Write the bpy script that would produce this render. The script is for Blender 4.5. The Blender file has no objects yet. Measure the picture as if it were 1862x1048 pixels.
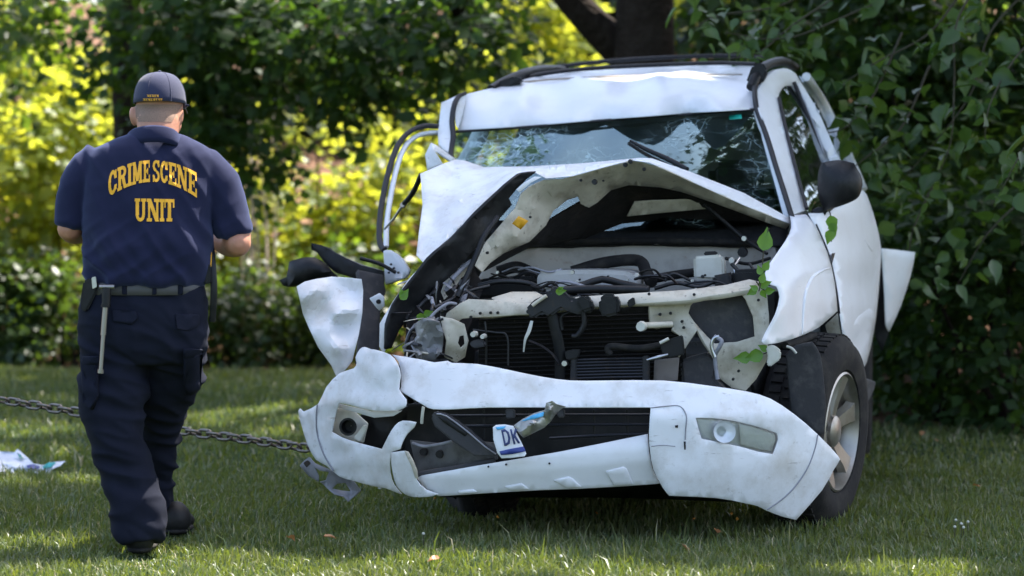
import bpy, bmesh, math, random
import numpy as np
from mathutils import Vector, Matrix, Euler
from mathutils.geometry import delaunay_2d_cdt
from mathutils.bvhtree import BVHTree
from mathutils.kdtree import KDTree

random.seed(11); RNG = np.random.default_rng(11)
SC = bpy.context.scene
COL = SC.collection
R = math.radians

# ------------------------------------------------------------------ camera
FPX, CX, CY, HZ, CAMZ = 4640.0, 931.0, 524.0, 395.0, 1.2     # focal length and horizon in photo pixels
PITCH = math.atan((CY - HZ) / FPX)
cam_d = bpy.data.cameras.new('camera'); cam = bpy.data.objects.new('camera', cam_d); COL.objects.link(cam)
cam.location = (0, 0, CAMZ); cam.rotation_euler = (R(90) - PITCH, 0, 0)
cam_d.sensor_width = 36.0; cam_d.lens = 36.0 * FPX / 1862.0
cam_d.clip_start = 0.1; cam_d.clip_end = 800
cam_d.dof.use_dof = True; cam_d.dof.focus_distance = 9.5; cam_d.dof.aperture_fstop = 2.5
cam_d.dof.aperture_blades = 0
SC.camera = cam

# ------------------------------------------------------------------ light
SUN_EL, SUN_AZ = 61.0, 55.0        # elevation; azimuth from +Y (behind the scene) towards +X
sd = Vector((math.sin(R(SUN_AZ)) * math.cos(R(SUN_EL)), math.cos(R(SUN_AZ)) * math.cos(R(SUN_EL)), math.sin(R(SUN_EL))))
wd = bpy.data.worlds.new('World'); SC.world = wd; wd.use_nodes = True
nt = wd.node_tree; nt.nodes.clear()
sky = nt.nodes.new('ShaderNodeTexSky'); sky.sky_type = 'NISHITA'; sky.sun_disc = False
sky.sun_elevation = R(SUN_EL); sky.sun_rotation = R(SUN_AZ); sky.air_density = 1.0; sky.dust_density = 3.2; sky.ozone_density = 1.0
bg = nt.nodes.new('ShaderNodeBackground'); bg.inputs['Strength'].default_value = 0.15
wo = nt.nodes.new('ShaderNodeOutputWorld')
nt.links.new(sky.outputs[0], bg.inputs[0]); nt.links.new(bg.outputs[0], wo.inputs[0])
sl = bpy.data.lights.new('sun', 'SUN'); sl.energy = 5.0; sl.angle = R(0.53); sl.color = (1.0, 0.95, 0.86)
so = bpy.data.objects.new('sun', sl); COL.objects.link(so)
so.rotation_euler = sd.to_track_quat('Z', 'Y').to_euler(); so.location = (6, 30, 30)
vs = SC.view_settings
vs.view_transform = 'Standard'; vs.look = 'None'; vs.gamma = 1.0; vs.use_curve_mapping = False
vs.exposure = 1.74
SC.cycles.use_denoising = True
SC.cycles.max_bounces = 8; SC.cycles.diffuse_bounces = 4; SC.cycles.glossy_bounces = 4
SC.cycles.transmission_bounces = 6; SC.cycles.transparent_max_bounces = 12
SC.cycles.sample_clamp_indirect = 4.0

# ------------------------------------------------------------------ pixel -> place
_rot = cam.rotation_euler.to_matrix()
def ray(px, py):
    return (_rot @ Vector(((px - CX) / FPX, -(py - CY) / FPX, -1.0))).normalized()
CAM = Vector((0, 0, CAMZ))
def on_ground(px, py, z=0.0):
    d = ray(px, py); t = (z - CAMZ) / d.z
    return CAM + d * t
def at_depth(px, py, y):
    d = ray(px, py); return CAM + d * (y / d.y)
# the vehicle's own frame: x forward of its front axle, y to its left, z up
C0 = Vector((0.446, 10.13, 0.0)); YAW = R(9.0)
FWD = Vector((-math.sin(YAW), -math.cos(YAW), 0)); LEFT = Vector((math.cos(YAW), -math.sin(YAW), 0))
CARM = Matrix(((FWD.x, LEFT.x, 0, C0.x), (FWD.y, LEFT.y, 0, C0.y), (0, 0, 1, 0), (0, 0, 0, 1)))
CARI = CARM.inverted()
def cp(px, py, xc):
    """photo pixel on the vehicle's cross-section xc -> vehicle coordinates"""
    d = ray(px, py); t = (xc - (CAM - C0).dot(FWD)) / d.dot(FWD)
    return CARI @ (CAM + d * t)
CAMC = CARI @ CAM

# ------------------------------------------------------------------ materials
def mat(name):
    m = bpy.data.materials.new(name); m.use_nodes = True
    n = m.node_tree.nodes; n.clear()
    return m, n, m.node_tree.links
def principled(name, col, rough=0.5, metal=0.0, spec=0.5, coat=0.0, noise=None, bump=None, trans=0.0, alpha=None, detail=4):
    """noise: list of (scale, colour, low, high, amount) stains; bump: (scale, strength)"""
    m, n, l = mat(name)
    p = n.new('ShaderNodeBsdfPrincipled'); o = n.new('ShaderNodeOutputMaterial'); l.new(p.outputs[0], o.inputs[0])
    p.inputs['Base Color'].default_value = (*col, 1); p.inputs['Roughness'].default_value = rough
    p.inputs['Metallic'].default_value = metal; p.inputs['Specular IOR Level'].default_value = spec
    p.inputs['Coat Weight'].default_value = coat; p.inputs['Coat Roughness'].default_value = 0.06
    p.inputs['Transmission Weight'].default_value = trans
    tc = n.new('ShaderNodeTexCoord'); last = None
    for sc_, c2, lo, hi, am in (noise or []):
        t = n.new('ShaderNodeTexNoise'); t.inputs['Scale'].default_value = sc_; t.inputs['Detail'].default_value = detail
        t.inputs['Roughness'].default_value = 0.65
        l.new(tc.outputs['Object'], t.inputs['Vector'])
        r = n.new('ShaderNodeMapRange'); r.inputs['From Min'].default_value = lo; r.inputs['From Max'].default_value = hi
        r.inputs['To Max'].default_value = am; l.new(t.outputs['Fac'], r.inputs['Value'])
        mx = n.new('ShaderNodeMix'); mx.data_type = 'RGBA'
        l.new(r.outputs[0], mx.inputs['Factor']); mx.inputs['B'].default_value = (*c2, 1)
        if last: l.new(last, mx.inputs['A'])
        else: mx.inputs['A'].default_value = (*col, 1)
        last = mx.outputs['Result']
    if last: l.new(last, p.inputs['Base Color'])
    if bump:
        t = n.new('ShaderNodeTexNoise'); t.inputs['Scale'].default_value = bump[0]; t.inputs['Detail'].default_value = 5
        l.new(tc.outputs['Object'], t.inputs['Vector'])
        b = n.new('ShaderNodeBump'); b.inputs['Strength'].default_value = bump[1]; b.inputs['Distance'].default_value = bump[2] if len(bump) > 2 else 0.01
        l.new(t.outputs['Fac'], b.inputs['Height']); l.new(b.outputs[0], p.inputs['Normal'])
    return m
def leaf_mat(name, c_dark, c_light, c_trans, tr=0.45, rough=0.42):
    m, n, l = mat(name)
    g = n.new('ShaderNodeNewGeometry'); ramp = n.new('ShaderNodeMix'); ramp.data_type = 'RGBA'
    ramp.inputs['A'].default_value = (*c_dark, 1); ramp.inputs['B'].default_value = (*c_light, 1)
    l.new(g.outputs['Random Per Island'], ramp.inputs['Factor'])
    p = n.new('ShaderNodeBsdfPrincipled'); p.inputs['Roughness'].default_value = rough
    l.new(ramp.outputs['Result'], p.inputs['Base Color'])
    t = n.new('ShaderNodeBsdfTranslucent')
    r2 = n.new('ShaderNodeMix'); r2.data_type = 'RGBA'; r2.inputs['A'].default_value = (*c_trans, 1)
    r2.inputs['B'].default_value = (c_trans[0] * 1.25, c_trans[1] * 1.05, c_trans[2] * 0.6, 1)
    l.new(g.outputs['Random Per Island'], r2.inputs['Factor']); l.new(r2.outputs['Result'], t.inputs['Color'])
    mx = n.new('ShaderNodeMixShader'); mx.inputs[0].default_value = tr
    o = n.new('ShaderNodeOutputMaterial')
    l.new(p.outputs[0], mx.inputs[1]); l.new(t.outputs[0], mx.inputs[2]); l.new(mx.outputs[0], o.inputs[0])
    return m

# ------------------------------------------------------------------ object helpers
def tag(o, label=None, cat=None, group=None, kind=None):
    if label: o['label'] = label
    if cat: o['category'] = cat
    if group: o['group'] = group
    if kind: o['kind'] = kind
    return o
def empty(name, loc=(0, 0, 0), rz=0.0):
    o = bpy.data.objects.new(name, None); COL.objects.link(o)
    o.location = loc; o.rotation_euler = (0, 0, rz); o.empty_display_size = 0.1
    return o
def link(name, me, m=None, parent=None, smooth=None):
    o = bpy.data.objects.new(name, me); COL.objects.link(o)
    if m is not None:
        for x in (m if isinstance(m, (list, tuple)) else [m]): me.materials.append(x)
    if parent is not None: o.parent = parent
    if smooth is not None:
        me.polygons.foreach_set('use_smooth', [True] * len(me.polygons))
        if smooth < 179: me.set_sharp_from_angle(angle=R(smooth))
    return o
def mesh_from(name, verts, faces):
    me = bpy.data.meshes.new(name); me.from_pydata([tuple(v) for v in verts], [], faces); me.update()
    return me
def tri_mesh(name, V, T):
    """fast: V (n,3) float array, T (m,3) int array"""
    me = bpy.data.meshes.new(name); V = np.asarray(V, np.float32); T = np.asarray(T, np.int32)
    me.vertices.add(len(V)); me.vertices.foreach_set('co', V.ravel())
    me.loops.add(T.size); me.loops.foreach_set('vertex_index', T.ravel())
    me.polygons.add(len(T)); me.polygons.foreach_set('loop_start', np.arange(0, T.size, 3, dtype=np.int32))
    me.update(calc_edges=True); me.validate()
    return me
def catmull(P, n):
    """open Catmull-Rom through list of tuples"""
    P = np.asarray(P, float)
    if len(P) < 3:
        t = np.linspace(0, 1, n + 1)[:, None]; return P[0] * (1 - t) + P[-1] * t
    Q = np.vstack([2 * P[0] - P[1], P, 2 * P[-1] - P[-2]]); out = []
    for i in range(1, len(Q) - 2):
        a, b, c, d = Q[i - 1:i + 3]
        for k in range(n):
            t = k / n
            out.append(0.5 * (2 * b + (c - a) * t + (2 * a - 5 * b + 4 * c - d) * t * t + (3 * b - a - 3 * c + d) * t ** 3))
    out.append(Q[-2]); return np.array(out)
def tube_arrays(P, rad, sides=8, cap=True, flat=1.0):
    P = np.asarray(P, float); n = len(P); rad = np.broadcast_to(np.asarray(rad, float), (n,))
    V = []; F = []; up = Vector((0, 0, 1)); prev = None
    for i in range(n):
        a = P[max(i - 1, 0)]; b = P[min(i + 1, n - 1)]; t = Vector(b - a)
        t = t.normalized() if t.length > 1e-9 else Vector((0, 0, 1))
        if prev is None:
            u = t.cross(up if abs(t.z) < 0.95 else Vector((1, 0, 0))).normalized()
        else:
            u = (prev - t * prev.dot(t)).normalized()
        prev = u; w = t.cross(u)
        for k in range(sides):
            an = 2 * math.pi * k / sides
            V.append(Vector(P[i]) + (u * math.cos(an) + w * math.sin(an) * flat) * rad[i])
    for i in range(n - 1):
        for k in range(sides):
            k2 = (k + 1) % sides
            F.append((i * sides + k, i * sides + k2, (i + 1) * sides + k2, (i + 1) * sides + k))
    if cap: F.append(tuple(range(sides - 1, -1, -1))); F.append(tuple((n - 1) * sides + k for k in range(sides)))
    return V, F
def tube(name, P, rad, m, parent=None, sides=8, sub=6, flat=1.0):
    P = catmull(P, sub) if sub else np.asarray(P, float)
    if np.ndim(rad): rad = np.interp(np.linspace(0, 1, len(P)), np.linspace(0, 1, len(rad)), rad)
    V, F = tube_arrays(P, rad, sides, True, flat)
    return link(name, mesh_from(name, V, F), m, parent, smooth=50)
# ================================================================== SETTING
def hnoise(x, y):
    return 0.020 * np.sin(x * 1.3 + 0.7) * np.cos(y * 0.9 + 0.2) + 0.012 * np.sin(x * 3.1 + y * 2.3) + 0.006 * np.sin(x * 7.1 - y * 5.3)
def edge_y(x):
    """where the mown lawn ends and the planted bank begins"""
    return 20.3 - 6.2 / (1 + np.exp(-(x - 1.1) * 2.2)) - 0.4 * np.sin(x * 1.7)
def ground_z(x, y):
    x = np.asarray(x, float); y = np.asarray(y, float)
    d = np.clip(y - edge_y(x) - 0.3, 0, 14)
    return hnoise(x, y) * 0.5 + 0.30 * d * np.clip(d / 3.0, 0, 1)
gx = np.concatenate([np.linspace(-300, -9, 16), np.linspace(-8.6, 9, 90), np.linspace(10, 300, 16)])
gy = np.concatenate([np.linspace(-300, 4, 12), np.linspace(5, 34, 130), np.linspace(36, 400, 16)])
GX, GY = np.meshgrid(gx, gy); GZ = ground_z(GX, GY) - 0.012
nx, ny = len(gx), len(gy)
idx = np.arange(nx * ny).reshape(ny, nx)
T = np.concatenate([np.stack([idx[:-1, :-1], idx[:-1, 1:], idx[1:, 1:]], -1).reshape(-1, 3), np.stack([idx[:-1, :-1], idx[1:, 1:], idx[1:, :-1]], -1).reshape(-1, 3)])
gm, n, l = mat('lawn_soil')
p = n.new('ShaderNodeBsdfPrincipled'); p.inputs['Roughness'].default_value = 0.95; p.inputs['Specular IOR Level'].default_value = 0.1
o = n.new('ShaderNodeOutputMaterial'); l.new(p.outputs[0], o.inputs[0])
tc = n.new('ShaderNodeTexCoord')
t1 = n.new('ShaderNodeTexNoise'); t1.inputs['Scale'].default_value = 9; t1.inputs['Detail'].default_value = 8; l.new(tc.outputs['Object'], t1.inputs[0])
soil = n.new('ShaderNodeValToRGB'); l.new(t1.outputs['Fac'], soil.inputs[0])
soil.color_ramp.elements[0].position = 0.35; soil.color_ramp.elements[0].color = (0.045, 0.026, 0.016, 1)
soil.color_ramp.elements[1].position = 0.68; soil.color_ramp.elements[1].color = (0.26, 0.15, 0.10, 1)
turf = n.new('ShaderNodeValToRGB'); l.new(t1.outputs['Fac'], turf.inputs[0])
turf.color_ramp.elements[0].position = 0.3; turf.color_ramp.elements[0].color = (0.018, 0.030, 0.012, 1)
turf.color_ramp.elements[1].position = 0.75; turf.color_ramp.elements[1].color = (0.045, 0.075, 0.025, 1)
at = n.new('ShaderNodeAttribute'); at.attribute_name = 'bank'
mx = n.new('ShaderNodeMix'); mx.data_type = 'RGBA'; l.new(at.outputs['Fac'], mx.inputs['Factor']); l.new(turf.outputs[0], mx.inputs['A']); l.new(soil.outputs[0], mx.inputs['B'])
l.new(mx.outputs['Result'], p.inputs['Base Color'])
b = n.new('ShaderNodeBump'); b.inputs['Distance'].default_value = 0.05; b.inputs['Strength'].default_value = 0.6; l.new(t1.outputs['Fac'], b.inputs['Height']); l.new(b.outputs[0], p.inputs['Normal'])
me = tri_mesh('ground', np.stack([GX, GY, GZ], -1).reshape(-1, 3), T)
a = me.attributes.new('bank', 'FLOAT', 'POINT')
a.data.foreach_set('value', np.clip((GY - edge_y(GX)) / 0.5 + 0.5, 0, 1).ravel().astype(np.float32))
tag(link('ground', me, gm, smooth=180), kind='structure')

# ------------------------------------------------------------------ lawn grass (uncountable)
def blades(X, Y, h, w, lean, seed):
    r = np.random.default_rng(seed); N = len(X)
    an = r.uniform(0, 2 * np.pi, N); la = r.uniform(0, 2 * np.pi, N); ln = h * np.abs(r.normal(0, lean, N))
    z0 = ground_z(X, Y) - 0.012
    wx, wy = np.cos(an) * w * 0.5, np.sin(an) * w * 0.5; lx, ly = np.cos(la) * ln, np.sin(la) * ln
    V = np.empty((N, 5, 3))
    V[:, 0] = np.stack([X - wx, Y - wy, z0], -1); V[:, 1] = np.stack([X + wx, Y + wy, z0], -1)
    V[:, 2] = np.stack([X - wx * .8 + lx * .35, Y - wy * .8 + ly * .35, z0 + h * .6], -1)
    V[:, 3] = np.stack([X + wx * .8 + lx * .35, Y + wy * .8 + ly * .35, z0 + h * .6], -1)
    V[:, 4] = np.stack([X + lx, Y + ly, z0 + h * np.sqrt(np.clip(1 - (ln / np.maximum(h, 1e-4)) ** 2 * 0.4, .15, 1))], -1)
    B = (np.arange(N) * 5)[:, None, None]
    T = (np.array([[0, 1, 3], [0, 3, 2], [2, 3, 4]])[None] + B).reshape(-1, 3)
    return V.reshape(-1, 3), T
def fieldn(x, y):
    return 0.5 + 0.25 * np.sin(x * 2.1 + 1.3 * np.sin(y * 1.7)) + 0.25 * np.sin(y * 2.9 + x * 1.1 + 2.0 * np.sin(x * .8))
Vs, Ts, off = [], [], 0
for (y0, y1, N, w, hh) in ((7.6, 9.6, 70000, .0062, .056), (9.6, 12.0, 74000, .0068, .056), (12.0, 21.5, 90000, .010, .058)):
    r = np.random.default_rng(int(y0 * 10)); Y = np.sqrt(r.uniform(y0 ** 2, y1 ** 2, N)); X = r.uniform(-1, 1, N) * Y * 0.255
    k = Y < edge_y(X) + r.normal(0, 0.15, N); X, Y = X[k], Y[k]
    h = hh * r.uniform(.25, 1.2, len(X)) * (.45 + .6 * fieldn(X, Y) + .35 * fieldn(X * 5.3 + 3, Y * 4.1))
    for fx, fy in ((-1.32, 8.98), (-1.27, 9.6)): h = h * np.clip(np.hypot(X - fx, (Y - fy) * .6) / .16, .3, 1)
    tall = r.uniform(0, 1, len(X)) < .012; h = np.where(tall, h * 1.9, h)
    V, T = blades(X, Y, h, w * r.uniform(.6, 1.2, len(X)), 0.75, int(y0))
    Vs.append(V); Ts.append(T + off); off += len(V)
M_grass = leaf_mat('grass_blade', (0.038, 0.070, 0.022), (0.125, 0.160, 0.062), (0.22, 0.30, 0.04), 0.30, 0.40)
# dry straw-coloured blades among the green ones
nn = M_grass.node_tree.nodes; ll = M_grass.node_tree.links
pr = [x for x in nn if x.type == 'BSDF_PRINCIPLED'][0]; ge = [x for x in nn if x.type == 'NEW_GEOMETRY'][0]; rm = pr.inputs['Base Color'].links[0].from_node
gt = nn.new('ShaderNodeMath'); gt.operation = 'GREATER_THAN'; gt.inputs[1].default_value = 0.87; ll.new(ge.outputs['Random Per Island'], gt.inputs[0])
m2 = nn.new('ShaderNodeMix'); m2.data_type = 'RGBA'; ll.new(gt.outputs[0], m2.inputs['Factor']); ll.new(rm.outputs['Result'], m2.inputs['A'])
m2.inputs['B'].default_value = (0.32, 0.28, 0.17, 1); ll.new(m2.outputs['Result'], pr.inputs['Base Color'])
tcg = nn.new('ShaderNodeTexCoord'); tg = nn.new('ShaderNodeTexNoise'); tg.inputs['Scale'].default_value = 2.2; tg.inputs['Detail'].default_value = 4; ll.new(tcg.outputs['Object'], tg.inputs[0])
rg = nn.new('ShaderNodeMapRange'); rg.inputs['From Min'].default_value = .42; rg.inputs['From Max'].default_value = .66; rg.inputs['To Max'].default_value = .75; ll.new(tg.outputs['Fac'], rg.inputs['Value'])
m3 = nn.new('ShaderNodeMix'); m3.data_type = 'RGBA'; ll.new(rg.outputs[0], m3.inputs['Factor']); ll.new(m2.outputs['Result'], m3.inputs['A']); m3.inputs['B'].default_value = (.105, .115, .042, 1); ll.new(m3.outputs['Result'], pr.inputs['Base Color'])
tag(link('lawn_grass', tri_mesh('lawn_grass', np.vstack(Vs), np.vstack(Ts)), M_grass), 'short mown green grass of the lawn with dry blades', 'grass', kind='stuff')

# ------------------------------------------------------------------ leaves
LEAF5 = (np.array([[0, 0, 0], [-.36, .42, .06], [0, .5, -.05], [.36, .42, .06], [0, 1, -.06]]), np.array([[0, 2, 1], [0, 3, 2], [1, 2, 4], [2, 3, 4]]))
_t = np.array([.1, .3, .55, .8]); _w = np.array([.20, .36, .30, .13])
LEAF10 = (np.vstack([[0, 0, 0], *[[[-w, t, .09 - .12 * t * t], [0, t, -.015 - .12 * t * t], [w, t, .09 - .12 * t * t]] for t, w in zip(_t, _w)], [0, 1.06, -.16]]),
          np.array([[0, 2, 1], [0, 3, 2]] + [x for i in range(3) for q in [1 + 3 * i] for x in ([q, q + 1, q + 3], [q + 1, q + 4, q + 3], [q + 1, q + 2, q + 4], [q + 2, q + 5, q + 4])] + [[10, 11, 13], [11, 12, 13]]))
LEAF4 = (np.array([[-.5, 0, 0], [.5, .1, .1], [.35, 1, 0], [-.4, .9, -.1]]), np.array([[0, 1, 2], [0, 2, 3]]))
def leaf_arrays(P, size, out=None, seed=0, shape=LEAF5, droop=0.35, spread=1.0):
    """P (n,3) stalk points; out (n,3) preferred facing of the blade"""
    r = np.random.default_rng(seed); N = len(P)
    d = r.normal(0, 1, (N, 3)); d[:, 2] = d[:, 2] * .5 - droop
    if out is not None: d = d * spread + out * 0.7
    d /= np.linalg.norm(d, axis=1)[:, None] + 1e-9
    up = r.normal(0, .55, (N, 3)); up[:, 2] += 1.0
    if out is not None: up = up + out * .8
    s = np.cross(d, up); s /= np.linalg.norm(s, axis=1)[:, None] + 1e-9
    nrm = np.cross(s, d)
    B, T = shape; sz = size * r.uniform(.6, 1.25, N)
    V = P[:, None] + sz[:, None, None] * (B[None, :, 0, None] * s[:, None] + B[None, :, 1, None] * d[:, None] + B[None, :, 2, None] * nrm[:, None])
    return V.reshape(-1, 3), (T[None] + (np.arange(N) * len(B))[:, None, None]).reshape(-1, 3)
def clump_points(c, rad, n, nclump, cr, seed, zmin=None, shell=.5):
    """points in leaf clumps spread through an ellipsoid; returns points and outward directions"""
    r = np.random.default_rng(seed)
    q = r.normal(0, 1, (nclump, 3)); q /= np.linalg.norm(q, axis=1)[:, None]; q *= (r.uniform(shell ** 3, 1, nclump) ** (1 / 3))[:, None]
    q *= r.uniform(.75, 1.12, nclump)[:, None]
    C = np.asarray(c) + q * np.asarray(rad)
    k = r.integers(0, nclump, n); g = r.normal(0, .5, (n, 3)); P = C[k] + g * cr * r.uniform(.7, 1.3, nclump)[k][:, None] * np.array([1, 1, .75])
    o = g + q[k] * .8; o /= np.linalg.norm(o, axis=1)[:, None] + 1e-9
    if zmin is not None:
        z = ground_z(P[:, 0], P[:, 1]) + zmin; bad = P[:, 2] < z; P[bad, 2] = (2 * z - P[:, 2])[bad]
    return P, o, C
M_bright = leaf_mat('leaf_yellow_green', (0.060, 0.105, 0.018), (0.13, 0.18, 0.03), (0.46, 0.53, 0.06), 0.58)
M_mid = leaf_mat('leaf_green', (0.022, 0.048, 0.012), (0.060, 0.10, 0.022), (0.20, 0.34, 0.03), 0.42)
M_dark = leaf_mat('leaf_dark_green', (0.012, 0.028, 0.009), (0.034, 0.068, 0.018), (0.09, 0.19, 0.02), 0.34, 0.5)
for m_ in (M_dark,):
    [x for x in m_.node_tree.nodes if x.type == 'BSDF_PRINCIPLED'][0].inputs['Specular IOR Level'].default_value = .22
M_big = leaf_mat('leaf_mulberry', (0.020, 0.052, 0.013), (0.050, 0.100, 0.024), (0.12, 0.24, 0.025), 0.34, 0.42)
M_bark = principled('bark', (0.022, 0.015, 0.011), .95, spec=.15, noise=[(7, (0.042, 0.032, 0.025), .4, .7, .8), (30, (.02, .015, .012), .5, .7, .7)], bump=(26, .9, .03))
M_twig = principled('dead_twig', (0.46, 0.38, 0.29), .85)

# open places in the tall crowns that let the sun through: (x, y, z, radius) of what is lit
SUN_GAPS = []
def keep_sun(P, extra=0.0):
    """drop crown leaves that would stand in the sunny openings"""
    k = np.ones(len(P), bool); s = np.array(sd)
    for x, y, z, rr in SUN_GAPS:
        v = P - np.array([x, y, z]); t = v @ s; dist = np.linalg.norm(v - t[:, None] * s, axis=1)
        k &= ~((dist < rr + extra) & (t > 2.0))
    return k
def limb(V, F, P, r0, r1, sides=7):
    P = catmull(P, 4); a, f = tube_arrays(P, np.linspace(r0, r1, len(P)), sides)
    b = len(V); V += a; F += [tuple(i + b for i in q) for q in f]
def shrub(name, label, c, rad, n, size, m, seed, nclump=40, cr=.34, group=None, shape=LEAF5, droop=.35, stems=7, zmin=.03, cat='shrub', shell=.45):
    cx, cy = c[0], c[1]; gz = float(ground_z(cx, cy))
    root = empty(name, (cx, cy, gz)); tag(root, label, cat, group)
    P, o, C = clump_points(c, rad, n, nclump, cr, seed, zmin, shell)
    V, T = leaf_arrays(P, size, o, seed + 1, shape, droop)
    tag(link('foliage', tri_mesh('foliage', V - np.array([cx, cy, gz]), T), m, root), kind='stuff')
    rr = random.Random(seed); SV, SF = [], []
    for i in range(stems):
        t = C[rr.randrange(len(C))] - np.array([cx, cy, gz]); b = np.array([rr.uniform(-.2, .2) * rad[0], rr.uniform(-.2, .2) * rad[1], -.05])
        b[2] = float(ground_z(cx + b[0], cy + b[1])) - gz - .06
        mid = (b + t) / 2 + np.array([rr.uniform(-.15, .15), rr.uniform(-.15, .15), .15])
        limb(SV, SF, [b, mid, t], .018 + .006 * rad[2], .005, 5)
    link('stems', mesh_from('stems', SV, SF), M_bark, root, smooth=180)
    return root
# ------------------------------------------------------------------ planted bank behind the lawn
def wx(px, y): return (px - CX) / FPX * y
def wz(py, y): return CAMZ + (HZ - py) / FPX * y
SUN_GAPS += [(-0.95, 9.05, 1.50, .13), (-1.55, 9.05, 1.45, .20), (-1.27, 9.0, 1.72, .14),
             (-1.7, 8.75, 0, .5), (-1.15, 8.55, 0, .4), (-1.9, 9.2, 0, .2), (-.55, 8.55, 0, .20), (-1.9, 11.5, 0, .16), (-1.1, 15.6, 0, .75), (-1.5, 14.6, 0, .3), (-2.3, 13.0, 0, .25), (-1.7, 17.5, 0, .5),
             (-2.6, 17.0, 0, .4), (0.35, 8.4, 0, .16), (-.1, 8.75, 0, .12), (1.3, 8.6, 0, .12), (0.62, 11.9, 1.75, .10), (-2.9, 14.5, 0, .3), (-.9, 13.2, 0, .2)]
def tall_tree(name, label, base, top, r0, crown_c, crown_r, n, size, seed, lean=None, gaps=True, m=None, nlimb=9):
    gz = float(ground_z(base[0], base[1])); root = empty(name, (base[0], base[1], gz)); tag(root, label, 'tree', 'tall trees along the lawn edge')
    org = np.array([base[0], base[1], gz]); rr = random.Random(seed)
    V, F = [], []; b0 = np.array([0, 0, -.15]); t0 = np.array(top) - org
    mid = (b0 + t0) / 2 + np.array(lean if lean else (0, 0, 0))
    limb(V, F, [b0, mid * .5 + b0 * .5 + np.array([.02, 0, 0]), mid, t0], r0, r0 * .45, 12)
    link('trunk', mesh_from('trunk', V, F), M_bark, root, smooth=180)
    P, o, C = clump_points(crown_c, crown_r, n, 170, .95, seed, None, .25)
    P2 = keep_sun(P, .30) if gaps else np.ones(len(P), bool); P, o = P[P2], o[P2]
    Vl, Tl = leaf_arrays(P, size, o, seed + 3, LEAF5, .3)
    tag(link('crown', tri_mesh('crown', Vl - org, Tl), m or M_dark, root), kind='stuff')
    V, F = [], []
    for i in range(nlimb):
        t = C[rr.randrange(len(C))] - org; s = mid + (t0 - mid) * rr.random()
        limb(V, F, [s, (s + t) / 2 + np.array([rr.uniform(-.4, .4), rr.uniform(-.4, .4), .4]), t], r0 * .35, .03, 7)
    link('limbs', mesh_from('limbs', V, F), M_bark, root, smooth=180)
    return root
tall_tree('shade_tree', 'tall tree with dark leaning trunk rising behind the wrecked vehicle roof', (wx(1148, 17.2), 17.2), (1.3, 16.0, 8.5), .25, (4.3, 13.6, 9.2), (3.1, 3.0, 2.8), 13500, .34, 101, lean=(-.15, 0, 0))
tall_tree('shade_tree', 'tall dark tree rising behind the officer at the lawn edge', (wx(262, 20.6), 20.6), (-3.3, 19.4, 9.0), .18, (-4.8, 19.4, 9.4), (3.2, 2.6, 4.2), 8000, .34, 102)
tall_tree('shade_tree', 'unseen very tall tree added beyond the bank to shade the left lawn', (5.2, 23.5), (5.4, 22.0, 14.5), .32, (5.3, 21.0, 16.0), (3.6, 3.6, 4.2), 12000, .36, 104)  # out of view; added so that its crown shades the left lawn
tall_tree('shade_tree', 'unseen tall tree added on the right to shade the vehicle side', (5.0, 14.6), (4.9, 13.6, 6.0), .20, (4.7, 12.6, 6.7), (2.6, 4.4, 2.9), 12000, .30, 103)  # out of view; crown placed to block sky light from the right
tall_tree('shade_tree', 'unseen tall tree added far beyond the bank to shade the low ivy hedge', (6.4, 25.2), (5.6, 23.2, 12.5), .26, (5.4, 22.9, 14.0), (2.6, 1.2, 2.2), 4200, .34, 105)  # out of view; added to put the low hedge in shade
_t1 = [o for o in bpy.data.objects if o.name == 'shade_tree'][0]; _b = Vector(_t1.location); V, F = [], []
limb(V, F, [at_depth(1150, 110, 17.1) - _b, at_depth(1085, 50, 16.9) - _b, at_depth(1010, -40, 16.7) - _b, at_depth(900, -260, 16.4) - _b], .14, .07, 9); link('fork', mesh_from('fork', V, F), M_bark, _t1, smooth=180)
# low dark branches that hang into the top of the picture
def overhang(name, label, px, py, y, rp, n, size, m, seed, trunk_to=None, nclump=26, cr=.42, droop=.5):
    c = at_depth(px, py, y); rad = (rp[0] / FPX * y, .9, rp[1] / FPX * y)
    P, o, C = clump_points(c, rad, n, nclump, cr, seed, None, .1)
    root = empty(name, tuple(c)); tag(root, label, 'branch', 'low hanging tree branches')
    V, T = leaf_arrays(P, size, o, seed, LEAF5, droop)
    tag(link('foliage', tri_mesh('foliage', V - np.array(c), T), m, root), kind='stuff')
    V, F = [], []; s = np.array(trunk_to) - np.array(c); rr = random.Random(seed)
    limb(V, F, [s, s * .5 + np.array([0, 0, .3]), [0, 0, .1]], .06, .02, 7)
    for i in range(6):
        t = C[rr.randrange(len(C))] - np.array(c); limb(V, F, [np.array([0, 0, .1]), t * .5 + np.array([0, 0, .1]), t], .015, .005, 5)
    link('bough', mesh_from('bough', V, F), M_bark, root, smooth=180)
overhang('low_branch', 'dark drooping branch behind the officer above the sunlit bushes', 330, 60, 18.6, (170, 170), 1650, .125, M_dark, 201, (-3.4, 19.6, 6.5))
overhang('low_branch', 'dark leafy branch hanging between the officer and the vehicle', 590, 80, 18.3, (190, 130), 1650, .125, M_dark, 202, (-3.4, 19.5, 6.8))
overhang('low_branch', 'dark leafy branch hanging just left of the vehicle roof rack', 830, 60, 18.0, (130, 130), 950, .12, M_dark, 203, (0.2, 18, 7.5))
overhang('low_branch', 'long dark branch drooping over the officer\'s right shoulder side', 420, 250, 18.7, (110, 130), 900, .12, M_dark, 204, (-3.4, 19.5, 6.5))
overhang('low_branch', 'dark branch hanging in the far left corner over the bright bush', 40, 30, 18.9, (90, 100), 560, .12, M_mid, 205, (-3.6, 19.6, 6.5))

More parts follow.
